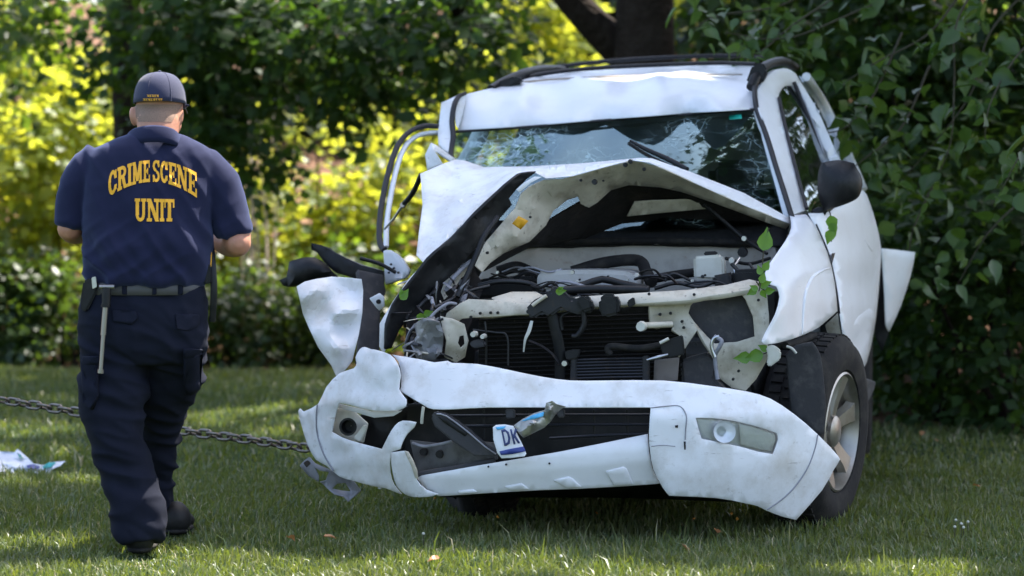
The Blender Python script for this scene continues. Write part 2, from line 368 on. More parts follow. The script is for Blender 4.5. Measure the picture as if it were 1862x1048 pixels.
# sunlit bushes on the bank
S = [  # px, y, centre z, rx, ry, rz, n, leaf, material, label
    (70, 22.0, 1.75, .95, .8, 1.25, 2900, .135, M_bright, 'tall yellow-green bush glowing in the sun left of the officer'),
    (-170, 22.5, 1.5, 1.0, .8, 1.2, 2000, .135, M_bright, 'yellow-green bush just beyond the left end of the bright bush'),
    (-420, 23.0, 1.5, 1.2, .8, 1.3, 1900, .14, M_bright, 'yellow-green bush at the far left end of the bank'),
    (215, 23.0, 1.5, .7, .7, 1.15, 1500, .13, M_bright, 'yellow-green bush half hidden behind the officer'),
    (445, 22.4, 1.10, .55, .6, .75, 1500, .13, M_bright, 'bright sunlit bush by the dead twigs beside the officer\'s elbow'),
    (560, 23.2, 1.25, .65, .6, .95, 1150, .135, M_bright, 'loose yellow-green bush on the brown bank in the middle'),
    (690, 22.6, 1.35, .55, .6, 1.15, 1200, .135, M_bright, 'upright yellow-green bush beside the open vehicle door'),
    (800, 24.0, 1.9, .7, .6, 1.2, 1300, .14, M_bright, 'sunlit bush behind the crushed front pillar'),
    (990, 25.5, 2.5, .95, .7, .9, 2000, .15, M_bright, 'bright sunlit bush showing above the vehicle roof'),
    (1240, 25.5, 2.6, .35, .6, .8, 500, .15, M_bright, 'slim sunlit bush right of the leaning trunk'),
    (620, 22.0, .55, .6, .5, .45, 1100, .115, M_mid, 'low green bush at the foot of the bank near the mirror'),
    (770, 22.2, .6, .5, .5, .5, 800, .12, M_mid, 'low green bush seen through the open door frame'),
]
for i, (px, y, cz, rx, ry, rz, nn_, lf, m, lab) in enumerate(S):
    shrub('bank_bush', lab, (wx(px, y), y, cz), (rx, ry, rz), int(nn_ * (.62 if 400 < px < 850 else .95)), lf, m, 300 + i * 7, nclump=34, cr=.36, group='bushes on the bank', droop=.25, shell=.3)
# low hedge at the lawn edge
M_hedge = leaf_mat('leaf_ivy', (0.014, 0.032, 0.009), (0.045, 0.075, 0.018), (0.12, 0.22, 0.025), 0.34, .42)
HL = ['low ivy hedge at the outermost left end of the bank', 'low ivy hedge left of the plastic bag\'s end of the bank', 'low ivy hedge at the far left lawn edge', 'low ivy hedge left of the officer\'s hip', 'low ivy hedge hidden mostly by the officer', 'low ivy hedge with pale blossoms right of the officer', 'low ivy hedge beside the torn white fender']
for i, px in enumerate((-330, -140, 10, 130, 290, 440, 585)):
    y = float(edge_y(wx(px, 20.4))) + .55
    shrub('ivy_hedge', HL[i], (wx(px, y), y, .42), (.62, .45, .46), 1900, .085, M_hedge, 400 + i * 5, nclump=30, cr=.24, group='low ivy hedge along the lawn', stems=5, zmin=.02, droop=.3)
# dark bushes filling the back
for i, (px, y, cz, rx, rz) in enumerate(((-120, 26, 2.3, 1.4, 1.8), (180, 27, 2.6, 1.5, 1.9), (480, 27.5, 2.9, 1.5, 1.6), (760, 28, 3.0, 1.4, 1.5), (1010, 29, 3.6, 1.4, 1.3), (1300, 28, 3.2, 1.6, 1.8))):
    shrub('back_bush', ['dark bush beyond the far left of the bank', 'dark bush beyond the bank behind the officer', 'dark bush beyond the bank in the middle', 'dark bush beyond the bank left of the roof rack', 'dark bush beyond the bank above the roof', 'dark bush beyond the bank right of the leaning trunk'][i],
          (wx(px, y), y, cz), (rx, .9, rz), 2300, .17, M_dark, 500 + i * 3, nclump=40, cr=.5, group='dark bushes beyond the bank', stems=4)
# deep shade growth right of the vehicle
RB = [(2080, 15.6, 1.2, 1.0, .8, 1.3, 2600, .11), (1700, 15.3, .9, .9, .7, 1.0, 3400, .095), (1830, 14.5, .75, .7, .6, .85, 2700, .095), (1900, 16.5, 2.0, 1.0, .9, 1.6, 3200, .12), (1600, 17.0, 1.7, .9, .8, 1.7, 3000, .12), (1745, 16.6, 2.6, .9, .9, 1.0, 2600, .12), (1400, 18.5, 2.7, 1.0, .8, 1.1, 2600, .13), (1640, 19.2, 2.2, 1.1, .8, 1.6, 2600, .14), (1830, 18.6, 2.2, 1.1, .8, 1.7, 2600, .14), (1500, 20.0, 3.0, 1.0, .8, 1.0, 1800, .14)]
RL = ['dark bush beyond the far right lawn edge', 'dark low bush right of the rear wheel', 'dark bush at the far right lawn edge', 'tall dark bush at the far right behind the hanging twigs', 'dark bush rising behind the vehicle side', 'dark leafy bush high behind the hanging branch', 'dark bush behind the roof rack and leaning trunk', 'green bush glimpsed between the twigs right of the side mirror', 'green bush glimpsed behind the far right hanging twigs', 'green bush glimpsed above the rear of the roof']
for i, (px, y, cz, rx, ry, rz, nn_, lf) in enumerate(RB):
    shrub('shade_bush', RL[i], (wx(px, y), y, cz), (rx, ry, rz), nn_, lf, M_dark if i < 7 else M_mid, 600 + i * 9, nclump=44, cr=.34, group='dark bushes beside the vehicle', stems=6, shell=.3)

# big-leaved tree whose twigs hang in front of the bushes and over the roof
mt = empty('mulberry_tree', (3.9, 14.0, 0)); tag(mt, 'big-leaved tree whose twigs hang over the vehicle roof and side', 'tree')
MO = np.array([3.9, 14.0, 0])
V, F = [], []; limb(V, F, [[0, 0, -.1], [.05, .1, 1.2], [-.1, 0, 3.2]], .13, .08, 10); link('trunk', mesh_from('trunk', V, F), M_bark, mt, smooth=180)
M_stem = principled('green_twig', (0.05, 0.042, 0.022), .8)
N_LEAF = 0; LEAFM = []; M_big1 = M_big.copy(); M_big1.name = 'leaf_mulberry_single'
_n, _l = M_big1.node_tree.nodes, M_big1.node_tree.links; _oi = _n.new('ShaderNodeObjectInfo')
for _x in list(_l):
    if _x.from_node.type == 'NEW_GEOMETRY': _l.new(_oi.outputs['Random'], _x.to_socket)
for k in range(5):
    _r = np.random.default_rng(40 + k); _V = LEAF10[0] * np.array([_r.uniform(.85, 1.15), 1, _r.uniform(.4, 1.8)]) + np.column_stack([.10 * (_r.uniform(-1, 1)) * LEAF10[0][:, 1] ** 2, np.zeros(14), np.zeros(14)])
    _m = mesh_from('leaf', _V, [tuple(int(i) for i in t) for t in LEAF10[1]]); _m.materials.append(M_big1); _m.polygons.foreach_set('use_smooth', [True] * len(_m.polygons)); LEAFM.append(_m)
def spray(pix, nleaf, size, seed, r0=.007, y=None, wide=.05):
    """a leafy twig: pix list of (px, py, depth)"""
    r = np.random.default_rng(seed)
    P = catmull([np.array(at_depth(a, b, c)) for a, b, c in pix], 8)
    Vt, Ft = tube_arrays(P, np.linspace(r0, .002, len(P)), 5); base = P[0]
    br = link('twig', mesh_from('twig', [v - Vector(MO) for v in Vt], Ft), M_stem, mt, smooth=180)
    k = r.integers(len(P) // 8, len(P), nleaf); Q = P[k] + r.normal(0, wide, (nleaf, 3))
    o = np.zeros((nleaf, 3)); o[:, 1] = -.35; o[:, 2] = -.1; o[:, 0] = r.normal(0, .6, nleaf)
    global N_LEAF
    one = [N_LEAF + nleaf <= 300]; N_LEAF += nleaf if one[0] else 0
    if not one[0]:
        Vl, Tl = leaf_arrays(Q, size, o, seed + 1, LEAF10, .55, .8)
        tag(link('leaves', tri_mesh('leaves', Vl - MO, Tl), M_big, br, smooth=180), kind='stuff'); return
    d = r.normal(0, 1, (nleaf, 3)); d[:, 2] = d[:, 2] * .5 - .55; d = d * .8 + o * .7; up = r.normal(0, .55, (nleaf, 3)); up[:, 2] += 1; up += o * .8
    for k_ in range(nleaf):
        dd = Vector(d[k_]).normalized(); ss = dd.cross(Vector(up[k_])).normalized(); nn_ = ss.cross(dd); sz_ = size * r.uniform(.6, 1.25)
        lo = bpy.data.objects.new('leaf', LEAFM[int(r.integers(0, len(LEAFM)))]); COL.objects.link(lo); lo.parent = br
        lo.matrix_local = Matrix(((ss.x, dd.x, nn_.x, Q[k_][0] - MO[0]), (ss.y, dd.y, nn_.y, Q[k_][1] - MO[1]), (ss.z, dd.z, nn_.z, Q[k_][2] - MO[2]), (0, 0, 0, 1))) @ Matrix.Diagonal((sz_, sz_, sz_, 1))
SP = [
    ([(1800, -60, 12.6), (1740, 40, 12.4), (1735, 150, 12.3), (1728, 260, 12.2), (1690, 350, 12.2)], 26, .115, .045),
    ([(1760, -30, 12.9), (1690, 60, 12.7), (1600, 110, 12.5), (1520, 160, 12.4)], 46, .10, .10),
    ([(1700, -40, 13.2), (1560, 20, 12.9), (1430, 70, 12.7), (1320, 60, 12.6)], 44, .095, .07),
    ([(1560, -30, 13.0), (1450, 40, 12.8), (1380, 95, 12.6), (1310, 110, 12.5)], 30, .085, .06),
    ([(1640, 60, 12.8), (1590, 170, 12.6), (1540, 230, 12.3), (1490, 245, 12.1)], 40, .095, .06),
    ([(1690, 120, 13.0), (1640, 230, 12.8), (1570, 290, 12.6), (1520, 330, 12.5)], 36, .095, .08),
    ([(1960, 150, 11.8), (1890, 230, 11.6), (1850, 290, 11.5), (1820, 350, 11.5)], 18, .11, .05),
    ([(1950, 40, 12.4), (1860, 90, 12.2), (1800, 190, 12.0), (1790, 270, 12.0)], 26, .105, .06),
    ([(1700, 330, 12.9), (1660, 420, 12.8), (1650, 500, 12.8)], 16, .10, .08),
    ([(1880, -30, 13.4), (1800, 60, 13.2), (1760, 180, 13.0), (1640, 330, 13.0)], 60, .10, .14),
    ([(1500, -40, 13.6), (1420, 10, 13.4), (1300, 30, 13.2), (1260, 60, 13.2)], 40, .10, .08),
    ([(1900, 330, 12.6), (1800, 420, 12.5), (1740, 520, 12.5)], 26, .10, .10),
]
for i, (pix, nl, sz, wd_) in enumerate(SP): spray(pix, nl, sz, 700 + i * 11, wide=wd_)
P, o, C = clump_points((3.9, 14.4, 3.6), (1.9, 1.1, 1.5), 5200, 44, .45, 771, None, .2)
V, T = leaf_arrays(P, .105, o, 772, LEAF5, .5)
tag(link('crown', tri_mesh('crown', V - MO, T), M_big, mt), kind='stuff')
# dead pale twigs beside the officer
dt = empty('dead_twigs', tuple(on_ground(470, 640))); tag(dt, 'bare pale dead stalks standing among the bushes right of the officer', 'twigs')
rr = random.Random(5); V, F = [], []; base = at_depth(468, 300, 21.2); B0 = Vector(dt.location)
gzb = float(ground_z(base.x, 21.2))
for k in range(13):
    a = Vector((base.x + rr.uniform(-.10, .10), 21.2 + rr.uniform(-.1, .1), gzb - .05)); t = at_depth(rr.uniform(440, 505), rr.uniform(185, 290), 21.2 + rr.uniform(-.15, .15)); V, F = [], []
    limb(V, F, [a - B0, (a + t) / 2 - B0 + Vector((rr.uniform(-.08, .08), 0, 0)), t - B0], .011, .004, 5); sk = link('stalk', mesh_from('stalk', V, F), M_twig, dt, smooth=180)
    u = (a * .35 + t * .65); V, F = [], []; limb(V, F, [u - B0, u - B0 + Vector((rr.uniform(-.12, .12), 0, rr.uniform(.05, .22)))], .006, .002, 4); link('side_shoot', mesh_from('side_shoot', V, F), M_twig, sk, smooth=180)
# ================================================================== WRECKED VEHICLE
from mathutils import noise as mnoise
suv = empty('wrecked_suv'); suv.matrix_world = CARM
tag(suv, 'wrecked white sport utility vehicle with crushed front standing on the lawn', 'car')

def paint(name, dirt):
    m, n, l = mat(name)
    p = n.new('ShaderNodeBsdfPrincipled'); o = n.new('ShaderNodeOutputMaterial'); l.new(p.outputs[0], o.inputs[0])
    p.inputs['Roughness'].default_value = 0.34; p.inputs['Coat Weight'].default_value = 0.18; p.inputs['Coat Roughness'].default_value = 0.22
    tc = n.new('ShaderNodeTexCoord')
    def nz(s, d, lo, hi, am, stretch=None):
        t = n.new('ShaderNodeTexNoise'); t.inputs['Scale'].default_value = s; t.inputs['Detail'].default_value = d; t.inputs['Roughness'].default_value = .68
        if stretch:
            mp = n.new('ShaderNodeMapping'); mp.inputs['Scale'].default_value = stretch; l.new(tc.outputs['Object'], mp.inputs[0]); l.new(mp.outputs[0], t.inputs['Vector'])
        else: l.new(tc.outputs['Object'], t.inputs['Vector'])
        r = n.new('ShaderNodeMapRange'); r.inputs['From Min'].default_value = lo; r.inputs['From Max'].default_value = hi; r.inputs['To Max'].default_value = am
        l.new(t.outputs['Fac'], r.inputs['Value']); return r.outputs[0]
    cur = None
    for f, c in ((nz(5.5, 7, .46, .76, .85 * dirt), (.42, .37, .28)), (nz(26, 7, .60, .75, .65 * dirt), (.22, .18, .12)), (nz(9, 6, .63, .70, .7 * dirt, (1, 1, 6)), (.25, .22, .19)), (nz(2.6, 8, .55, .72, .8 * dirt), (.36, .34, .30))):
        mx = n.new('ShaderNodeMix'); mx.data_type = 'RGBA'; l.new(f, mx.inputs['Factor']); mx.inputs['B'].default_value = (*c, 1)
        if cur: l.new(cur, mx.inputs['A'])
        else: mx.inputs['A'].default_value = (.77, .77, .78, 1)
        cur = mx.outputs['Result']
    l.new(cur, p.inputs['Base Color'])
    ro = nz(7, 5, .4, .7, .35 * max(dirt, .2)); ad = n.new('ShaderNodeMath'); ad.operation = 'ADD'; ad.inputs[1].default_value = .42; l.new(ro, ad.inputs[0]); l.new(ad.outputs[0], p.inputs['Roughness'])
    t = n.new('ShaderNodeTexNoise'); t.inputs['Scale'].default_value = 4.5; t.inputs['Detail'].default_value = 3; l.new(tc.outputs['Object'], t.inputs[0])
    b = n.new('ShaderNodeBump'); b.inputs['Strength'].default_value = .12; b.inputs['Distance'].default_value = .012; l.new(t.outputs['Fac'], b.inputs['Height']); l.new(b.outputs[0], p.inputs['Normal'])
    return m
M_paint = paint('white_paint', .16); M_pdirt = paint('white_paint_scuffed', .75)
M_cream = principled('primer_cream', (.54, .49, .39), .5, noise=[(12, (.25, .20, .13), .5, .75, .7), (45, (.10, .08, .06), .62, .7, .7)], bump=(14, .3, .01))
M_black = principled('black_plastic', (.009, .009, .010), .5, spec=.3, noise=[(20, (.035, .032, .03), .5, .8, .6)], bump=(60, .15, .004))
M_rubber = principled('rubber', (.014, .013, .013), .85, spec=.25, noise=[(14, (.05, .045, .036), .45, .75, .7)], bump=(80, .3, .004))
M_seal = principled('seal_rubber', (.022, .020, .022), .65)
M_dmetal = principled('dark_metal', (.028, .028, .032), .5, .5, noise=[(25, (.09, .06, .04), .55, .75, .7)])
M_steel = principled('steel', (.55, .55, .56), .33, 1.0, noise=[(18, (.22, .18, .15), .5, .75, .7)])
M_alloy = principled('alloy_rim', (.36, .335, .295), .38, .75, noise=[(9, (.20, .16, .12), .45, .75, .75)])
M_cond = principled('condenser', (.010, .009, .008), .7, .1, spec=.2, noise=[(90, (.09, .075, .06), .62, .72, .8), (9, (.012, .011, .010), .4, .7, .8)], bump=(150, .5, .004))
M_felt = principled('hood_liner', (.010, .007, .006), .95, noise=[(8, (.05, .035, .028), .5, .8, .7)], bump=(30, .5, .01))
M_gcover = principled('engine_cover_silver', (.44, .43, .42), .42, .3, noise=[(12, (.28, .25, .21), .5, .75, .6)], bump=(110, .2, .003))
M_resv = principled('reservoir_plastic', (.58, .57, .50), .45, noise=[(9, (.40, .36, .27), .45, .75, .6)])
M_hlbox = principled('lamp_housing_grey', (.17, .17, .175), .4, noise=[(15, (.42, .41, .40), .5, .7, .8), (30, (.03, .03, .03), .55, .7, .8)])
M_dgrey = principled('splash_shield_grey', (.042, .041, .044), .8, noise=[(22, (.11, .10, .09), .5, .75, .6)], bump=(70, .3, .004))
M_dliner = principled('arch_liner', (.013, .013, .015), .7, noise=[(18, (.07, .065, .06), .5, .75, .6)], bump=(50, .3, .004))
M_torn = principled('torn_grey_plastic', (.26, .26, .29), .55, noise=[(12, (.12, .11, .11), .5, .7, .7)])
M_orange = principled('orange_sticker', (.75, .36, .015), .55, noise=[(40, (.45, .22, .02), .55, .75, .5)])
M_plate = principled('plate_white', (.78, .79, .82), .4, noise=[(20, (.5, .48, .44), .55, .75, .5)])
M_plback = principled('plate_back', (.42, .41, .38), .38, .7, noise=[(16, (.20, .17, .14), .45, .7, .7)], bump=(40, .4, .006))
M_blue = principled('plate_blue', (.03, .05, .24), .45); M_sky = principled('plate_light_blue', (.08, .42, .72), .45); M_ink = principled('plate_ink', (.035, .05, .16), .5)
M_wire = principled('wiring', (.012, .012, .013), .45)
M_seat = principled('seat_fabric', (.13, .125, .12), .9, bump=(60, .4, .004))
M_airbag = principled('airbag', (.70, .69, .66), .8, bump=(9, .9, .05))
# cracked windscreen: clear tinted laminate with a web of pale cracks
def glass_mat(name, tint, crack):
    m, n, l = mat(name); o = n.new('ShaderNodeOutputMaterial')
    tr = n.new('ShaderNodeBsdfTransparent'); tr.inputs[0].default_value = (*tint, 1)
    gl = n.new('ShaderNodeBsdfGlossy'); gl.inputs['Roughness'].default_value = .03; gl.inputs['Color'].default_value = (.52, .80, .95, 1) if crack else (.9, .95, 1, 1)  # windscreen gloss tinted blue to stand in for a bluer sky reflection
    fr = n.new('ShaderNodeFresnel'); fr.inputs['IOR'].default_value = 1.95 if crack else 1.7
    mx = n.new('ShaderNodeMixShader'); l.new(fr.outputs[0], mx.inputs[0]); l.new(tr.outputs[0], mx.inputs[1]); l.new(gl.outputs[0], mx.inputs[2])
    last = mx.outputs[0]
    tc = n.new('ShaderNodeTexCoord')
    t = n.new('ShaderNodeTexNoise'); t.inputs['Scale'].default_value = 3.2; t.inputs['Detail'].default_value = 2.5; l.new(tc.outputs['Object'], t.inputs[0])
    b = n.new('ShaderNodeBump'); b.inputs['Strength'].default_value = .18 if crack else .04; b.inputs['Distance'].default_value = .05; l.new(t.outputs['Fac'], b.inputs['Height'])
    l.new(b.outputs[0], gl.inputs['Normal'])
    if crack:
        nz = n.new('ShaderNodeTexNoise'); nz.inputs['Scale'].default_value = 6; nz.inputs['Detail'].default_value = 4; l.new(tc.outputs['Object'], nz.inputs[0])
        va = n.new('ShaderNodeVectorMath'); va.operation = 'MULTIPLY_ADD'; va.inputs[1].default_value = (.12, .12, .12)
        l.new(nz.outputs['Color'], va.inputs[0]); l.new(tc.outputs['Object'], va.inputs[2])
        fac = None
        for sc_, w in ((7.0, .016), (19.0, .028)):
            v = n.new('ShaderNodeTexVoronoi'); v.feature = 'DISTANCE_TO_EDGE'; v.inputs['Scale'].default_value = sc_; l.new(va.outputs[0], v.inputs['Vector'])
            r = n.new('ShaderNodeMapRange'); r.inputs['From Min'].default_value = w; r.inputs['From Max'].default_value = 0; r.inputs['To Max'].default_value = .85; l.new(v.outputs['Distance'], r.inputs['Value'])
            if fac is None: fac = r.outputs[0]
            else:
                a = n.new('ShaderNodeMath'); a.operation = 'MAXIMUM'; l.new(fac, a.inputs[0]); l.new(r.outputs[0], a.inputs[1]); fac = a.outputs[0]
        # cracks gather in patches, most of them on the passenger side
        pn = n.new('ShaderNodeTexNoise'); pn.inputs['Scale'].default_value = 2.6; pn.inputs['Detail'].default_value = 3; l.new(tc.outputs['Object'], pn.inputs[0])
        sp = n.new('ShaderNodeSeparateXYZ'); l.new(tc.outputs['Object'], sp.inputs[0])
        mr = n.new('ShaderNodeMapRange'); mr.inputs['From Min'].default_value = .55; mr.inputs['From Max'].default_value = -.8; mr.inputs['To Min'].default_value = -.10; mr.inputs['To Max'].default_value = .12; l.new(sp.outputs['Y'], mr.inputs['Value'])
        ad = n.new('ShaderNodeMath'); ad.operation = 'ADD'; l.new(pn.outputs['Fac'], ad.inputs[0]); l.new(mr.outputs[0], ad.inputs[1])
        pr_ = n.new('ShaderNodeMapRange'); pr_.inputs['From Min'].default_value = .45; pr_.inputs['From Max'].default_value = .64; l.new(ad.outputs[0], pr_.inputs['Value'])
        mu = n.new('ShaderNodeMath'); mu.operation = 'MULTIPLY'; l.new(fac, mu.inputs[0]); l.new(pr_.outputs[0], mu.inputs[1])
        fr2 = n.new('ShaderNodeMath'); fr2.operation = 'MULTIPLY_ADD'; l.new(pr_.outputs[0], fr2.inputs[0]); fr2.inputs[1].default_value = .05; l.new(mu.outputs[0], fr2.inputs[2])
        df = n.new('ShaderNodeBsdfDiffuse'); df.inputs['Color'].default_value = (.50, .66, .66, 1)
        m3 = n.new('ShaderNodeMixShader'); l.new(fr2.outputs[0], m3.inputs[0]); l.new(last, m3.inputs[1]); l.new(df.outputs[0], m3.inputs[2]); last = m3.outputs[0]
    l.new(last, o.inputs[0]); return m
M_wind = glass_mat('windscreen_glass', (.50, .62, .62), True)
M_glass = glass_mat('side_glass', (.20, .22, .20), False)
M_bowl = principled('lamp_bowl_silver', (.62, .63, .66), .22, .8, bump=(35, .5, .01))
M_bowl2 = principled('lamp_bowl_bright', (.80, .81, .83), .35, .2, bump=(20, .3, .01))
M_lens = glass_mat('lamp_lens', (.92, .93, .93), False)

def pip(x, y, poly):
    c = False; j = len(poly) - 1
    for i in range(len(poly)):
        xi, yi = poly[i][0], poly[i][1]; xj, yj = poly[j][0], poly[j][1]
        if (yi > y) != (yj > y) and x < (xj - xi) * (y - yi) / (yj - yi) + xi: c = not c
        j = i
    return c
def round_poly(P, n=3, corner=48):
    """Catmull-Rom a closed outline but keep its sharp corners"""
    N = len(P); P = [np.asarray(p, float) for p in P]; out = []
    sharp = []
    for i in range(N):
        a = P[i][:2] - P[i - 1][:2]; b = P[(i + 1) % N][:2] - P[i][:2]
        c = np.dot(a, b) / (np.linalg.norm(a) * np.linalg.norm(b) + 1e-9); sharp.append(math.degrees(math.acos(max(-1, min(1, c)))) > corner)
    for i in range(N):
        b, c = P[i], P[(i + 1) % N]; a = P[i - 1] if not sharp[i] else 2 * b - c; d = P[(i + 2) % N] if not sharp[(i + 1) % N] else 2 * c - b
        if np.linalg.norm((c - b)[:2]) < 7: out.append(b); continue
        for k in range(n):
            t = k / n; out.append(0.5 * (2 * b + (c - a) * t + (2 * a - 5 * b + 4 * c - d) * t * t + (3 * b - a - 3 * c + d) * t ** 3))
    return [tuple(p) for p in out]
def panel(name, outline, m, x=None, holes=(), inner=(), thick=.003, step=13, crumple=0.0, cs=7.0, parent=None, smooth=38, rnd=0, bevel=True, seed=0.0, bulge=0.0, facet=False, tps=False):
    parent = parent or suv
    def full(P): return [tuple(p) if len(p) > 2 else (p[0], p[1], x if not callable(x) else 0.0) for p in P]
    out = full(outline); hs = [full(h) for h in holes]; inn = full(inner)
    if rnd: out = round_poly(out, rnd); hs = [round_poly(h, rnd) for h in hs]
    ctrl = np.array(out + [p for h in hs for p in h] + inn)
    # refine outline edges
    def refine(P):
        Q = []
        for i in range(len(P)):
            a = np.array(P[i]); b = np.array(P[(i + 1) % len(P)]); k = max(1, int(np.linalg.norm((b - a)[:2]) / (step * 1.2)))
            for j in range(k): Q.append(a + (b - a) * j / k)
        return Q
    ro = refine(out); rh = [refine(h) for h in hs]
    verts = [tuple(q[:2]) for q in ro]; xs = [q[2] for q in ro]; edges = [(i, (i + 1) % len(ro)) for i in range(len(ro))]
    for h in rh:
        b = len(verts); verts += [tuple(q[:2]) for q in h]; xs += [q[2] for q in h]; edges += [(b + i, b + (i + 1) % len(h)) for i in range(len(h))]
    nb = len(verts); bpts = np.array(verts)
    for p in inn: verts.append(p[:2]); xs.append(p[2])
    mn = ctrl.min(0); mx = ctrl.max(0); rj = random.Random(int(mn[0] * 7 + mn[1])); row = 0; yy = mn[1] + step * .6
    gridp = []
    while yy < mx[1]:
        xx = mn[0] + (step * .5 if row % 2 else 0) + step * .4
        while xx < mx[0]:
            q = (xx + rj.uniform(-.2, .2) * step, yy + rj.uniform(-.2, .2) * step)
            if pip(q[0], q[1], out) and not any(pip(q[0], q[1], h) for h in hs) and np.min(np.hypot(bpts[:, 0] - q[0], bpts[:, 1] - q[1])) > step * .5: gridp.append(q)
            xx += step
        yy += step * .87; row += 1
    if callable(x): xs = [None] * len(verts); gx_ = [None] * len(gridp)
    else:
        A = np.unique(np.round(ctrl, 3), axis=0); sc_ = max(mx[0] - mn[0], mx[1] - mn[1])
        D = np.hypot(A[:, None, 0] - A[None, :, 0], A[:, None, 1] - A[None, :, 1]) / sc_
        kf = (lambda d: d * d * np.log(d + 1e-9)) if tps else (lambda d: d); D = kf(D)
        M = np.zeros((len(A) + 3, len(A) + 3)); M[:len(A), :len(A)] = D - 1e-4 * np.eye(len(A)); M[:len(A), -3] = 1; M[:len(A), -2:] = A[:, :2] / sc_; M[-3, :len(A)] = 1; M[-2:, :len(A)] = (A[:, :2] / sc_).T
        sol = np.linalg.lstsq(M, np.concatenate([A[:, 2], [0, 0, 0]]), rcond=None)[0]
        def itp(px, py): return float(kf(np.hypot(A[:, 0] - px, A[:, 1] - py) / sc_) @ sol[:len(A)] + sol[-3] + sol[-2] * px / sc_ + sol[-1] * py / sc_)
        gx_ = [itp(*q) for q in gridp]
        if tps: xs = [itp(*q[:2]) for q in verts]
    verts += gridp; xs = list(xs) + gx_
    r = delaunay_2d_cdt([Vector(v) for v in verts], edges, [], 1, 1e-4)
    vo, fo, orig = r[0], r[2], r[3]
    co = []
    for i, v in enumerate(vo):
        px, py = v.x, v.y
        if callable(x):
            xc = .7
            for _ in range(6):
                q = cp(px, py, xc); xc = x(q.y, q.z)
        else:
            k = orig[i][0] if len(orig[i]) else None; xc = xs[k] if k is not None else itp(px, py)
        if bulge:
            dd = float(np.min(np.hypot(bpts[:, 0] - px, bpts[:, 1] - py))); xc += bulge * (1 - math.exp(-dd / 22.0))
        p = cp(px, py, xc)
        if crumple: xc += crumple * (mnoise.noise(p * cs + Vector((seed, 3.1, 0))) + .5 * mnoise.noise(p * cs * 2.3 + Vector((seed, 0, 9)))); p = cp(px, py, xc)
        co.append(p)
    faces = []
    for f in fo:
        cx_ = sum(vo[i].x for i in f) / 3; cy_ = sum(vo[i].y for i in f) / 3
        if any(pip(cx_, cy_, h) for h in hs) or not pip(cx_, cy_, out): continue
        a, b, c = co[f[0]], co[f[1]], co[f[2]]
        nrm = (b - a).cross(c - a); faces.append(tuple(f) if nrm.dot(CAMC - a) > 0 else (f[0], f[2], f[1]))
    me = mesh_from(name, co, faces); ob = link(name, me, m, parent, smooth=None if facet else smooth)
    if thick:
        s = ob.modifiers.new('thickness', 'SOLIDIFY'); s.thickness = thick; s.offset = -1; s.use_even_offset = False
        if bevel:
            b = ob.modifiers.new('edge', 'BEVEL'); b.width = min(.003, thick * .45); b.segments = 1; b.limit_method = 'ANGLE'; b.angle_limit = R(60)
    return ob
def seam(name, pix, xf, r, m, parent, d=.001):
    P = []
    for px, py in pix:
        xc = .7
        for _ in range(8): q = cp(px, py, xc); xc = xf(q.y, q.z)
        P.append(np.array(cp(px, py, xc + d)))
    return tube(name, P, r, m, parent, 6, 5)
def prism(name, outline, m, x, depth, parent=None, rnd=0, bev=.004, smooth=40):
    """outline traced on cross-section x (or per-point x), pushed back by depth"""
    P = [tuple(p) if len(p) > 2 else (p[0], p[1], x) for p in outline]
    if rnd: P = round_poly(P, rnd)
    f = [cp(*p) for p in P]
    ar = sum(f[i].y * f[(i + 1) % len(f)].z - f[(i + 1) % len(f)].y * f[i].z for i in range(len(f)))
    if ar < 0: f.reverse()
    b = [v - Vector((depth, 0, 0)) for v in f]; N = len(f)
    bm = bmesh.new(); fv = [bm.verts.new(v) for v in f]; bv = [bm.verts.new(v) for v in b]
    bm.faces.new(fv); bm.faces.new(bv[::-1])
    for i in range(N): bm.faces.new((fv[i], bv[i], bv[(i + 1) % N], fv[(i + 1) % N]))
    bmesh.ops.recalc_face_normals(bm, faces=bm.faces)
    if bev: bmesh.ops.bevel(bm, geom=[e for e in bm.edges if e.calc_face_angle(0) > .6], offset=bev, segments=2, affect='EDGES', clamp_overlap=True)
    me = bpy.data.meshes.new(name); bm.to_mesh(me); bm.free()
    return link(name, me, m, parent or suv, smooth=smooth)
def ptube(name, pix, r, m, parent=None, sides=8, sub=6, flat=1.0):
    return tube(name, [np.array(cp(*p)) for p in pix], r, m, parent or suv, sides, sub, flat)
def bolt(px, py, x, r, m, parent, name='bolt', depth=.01):
    c = cp(px, py, x); bm = bmesh.new()
    bmesh.ops.create_cone(bm, cap_ends=True, segments=10, radius1=r, radius2=r * .85, depth=depth, matrix=Matrix.Translation(c) @ Matrix.Rotation(R(90), 4, 'Y'))
    me = bpy.data.meshes.new(name); bm.to_mesh(me); bm.free(); return link(name, me, m, parent, smooth=40)
def lathe(name, prof, m, parent, seg=40, M=None, smooth=40):
    """prof: list of (radius, y) turned about the local y axis"""
    V, F = [], []
    for r, y in prof:
        for k in range(seg): a = 2 * math.pi * k / seg; V.append((r * math.cos(a), y, r * math.sin(a)))
    for i in range(len(prof) - 1):
        for k in range(seg): k2 = (k + 1) % seg; F.append((i * seg + k, i * seg + k2, (i + 1) * seg + k2, (i + 1) * seg + k))
    if M is not None: V = [M @ Vector(v) for v in V]
    return link(name, mesh_from(name, V, F), m, parent, smooth=smooth)
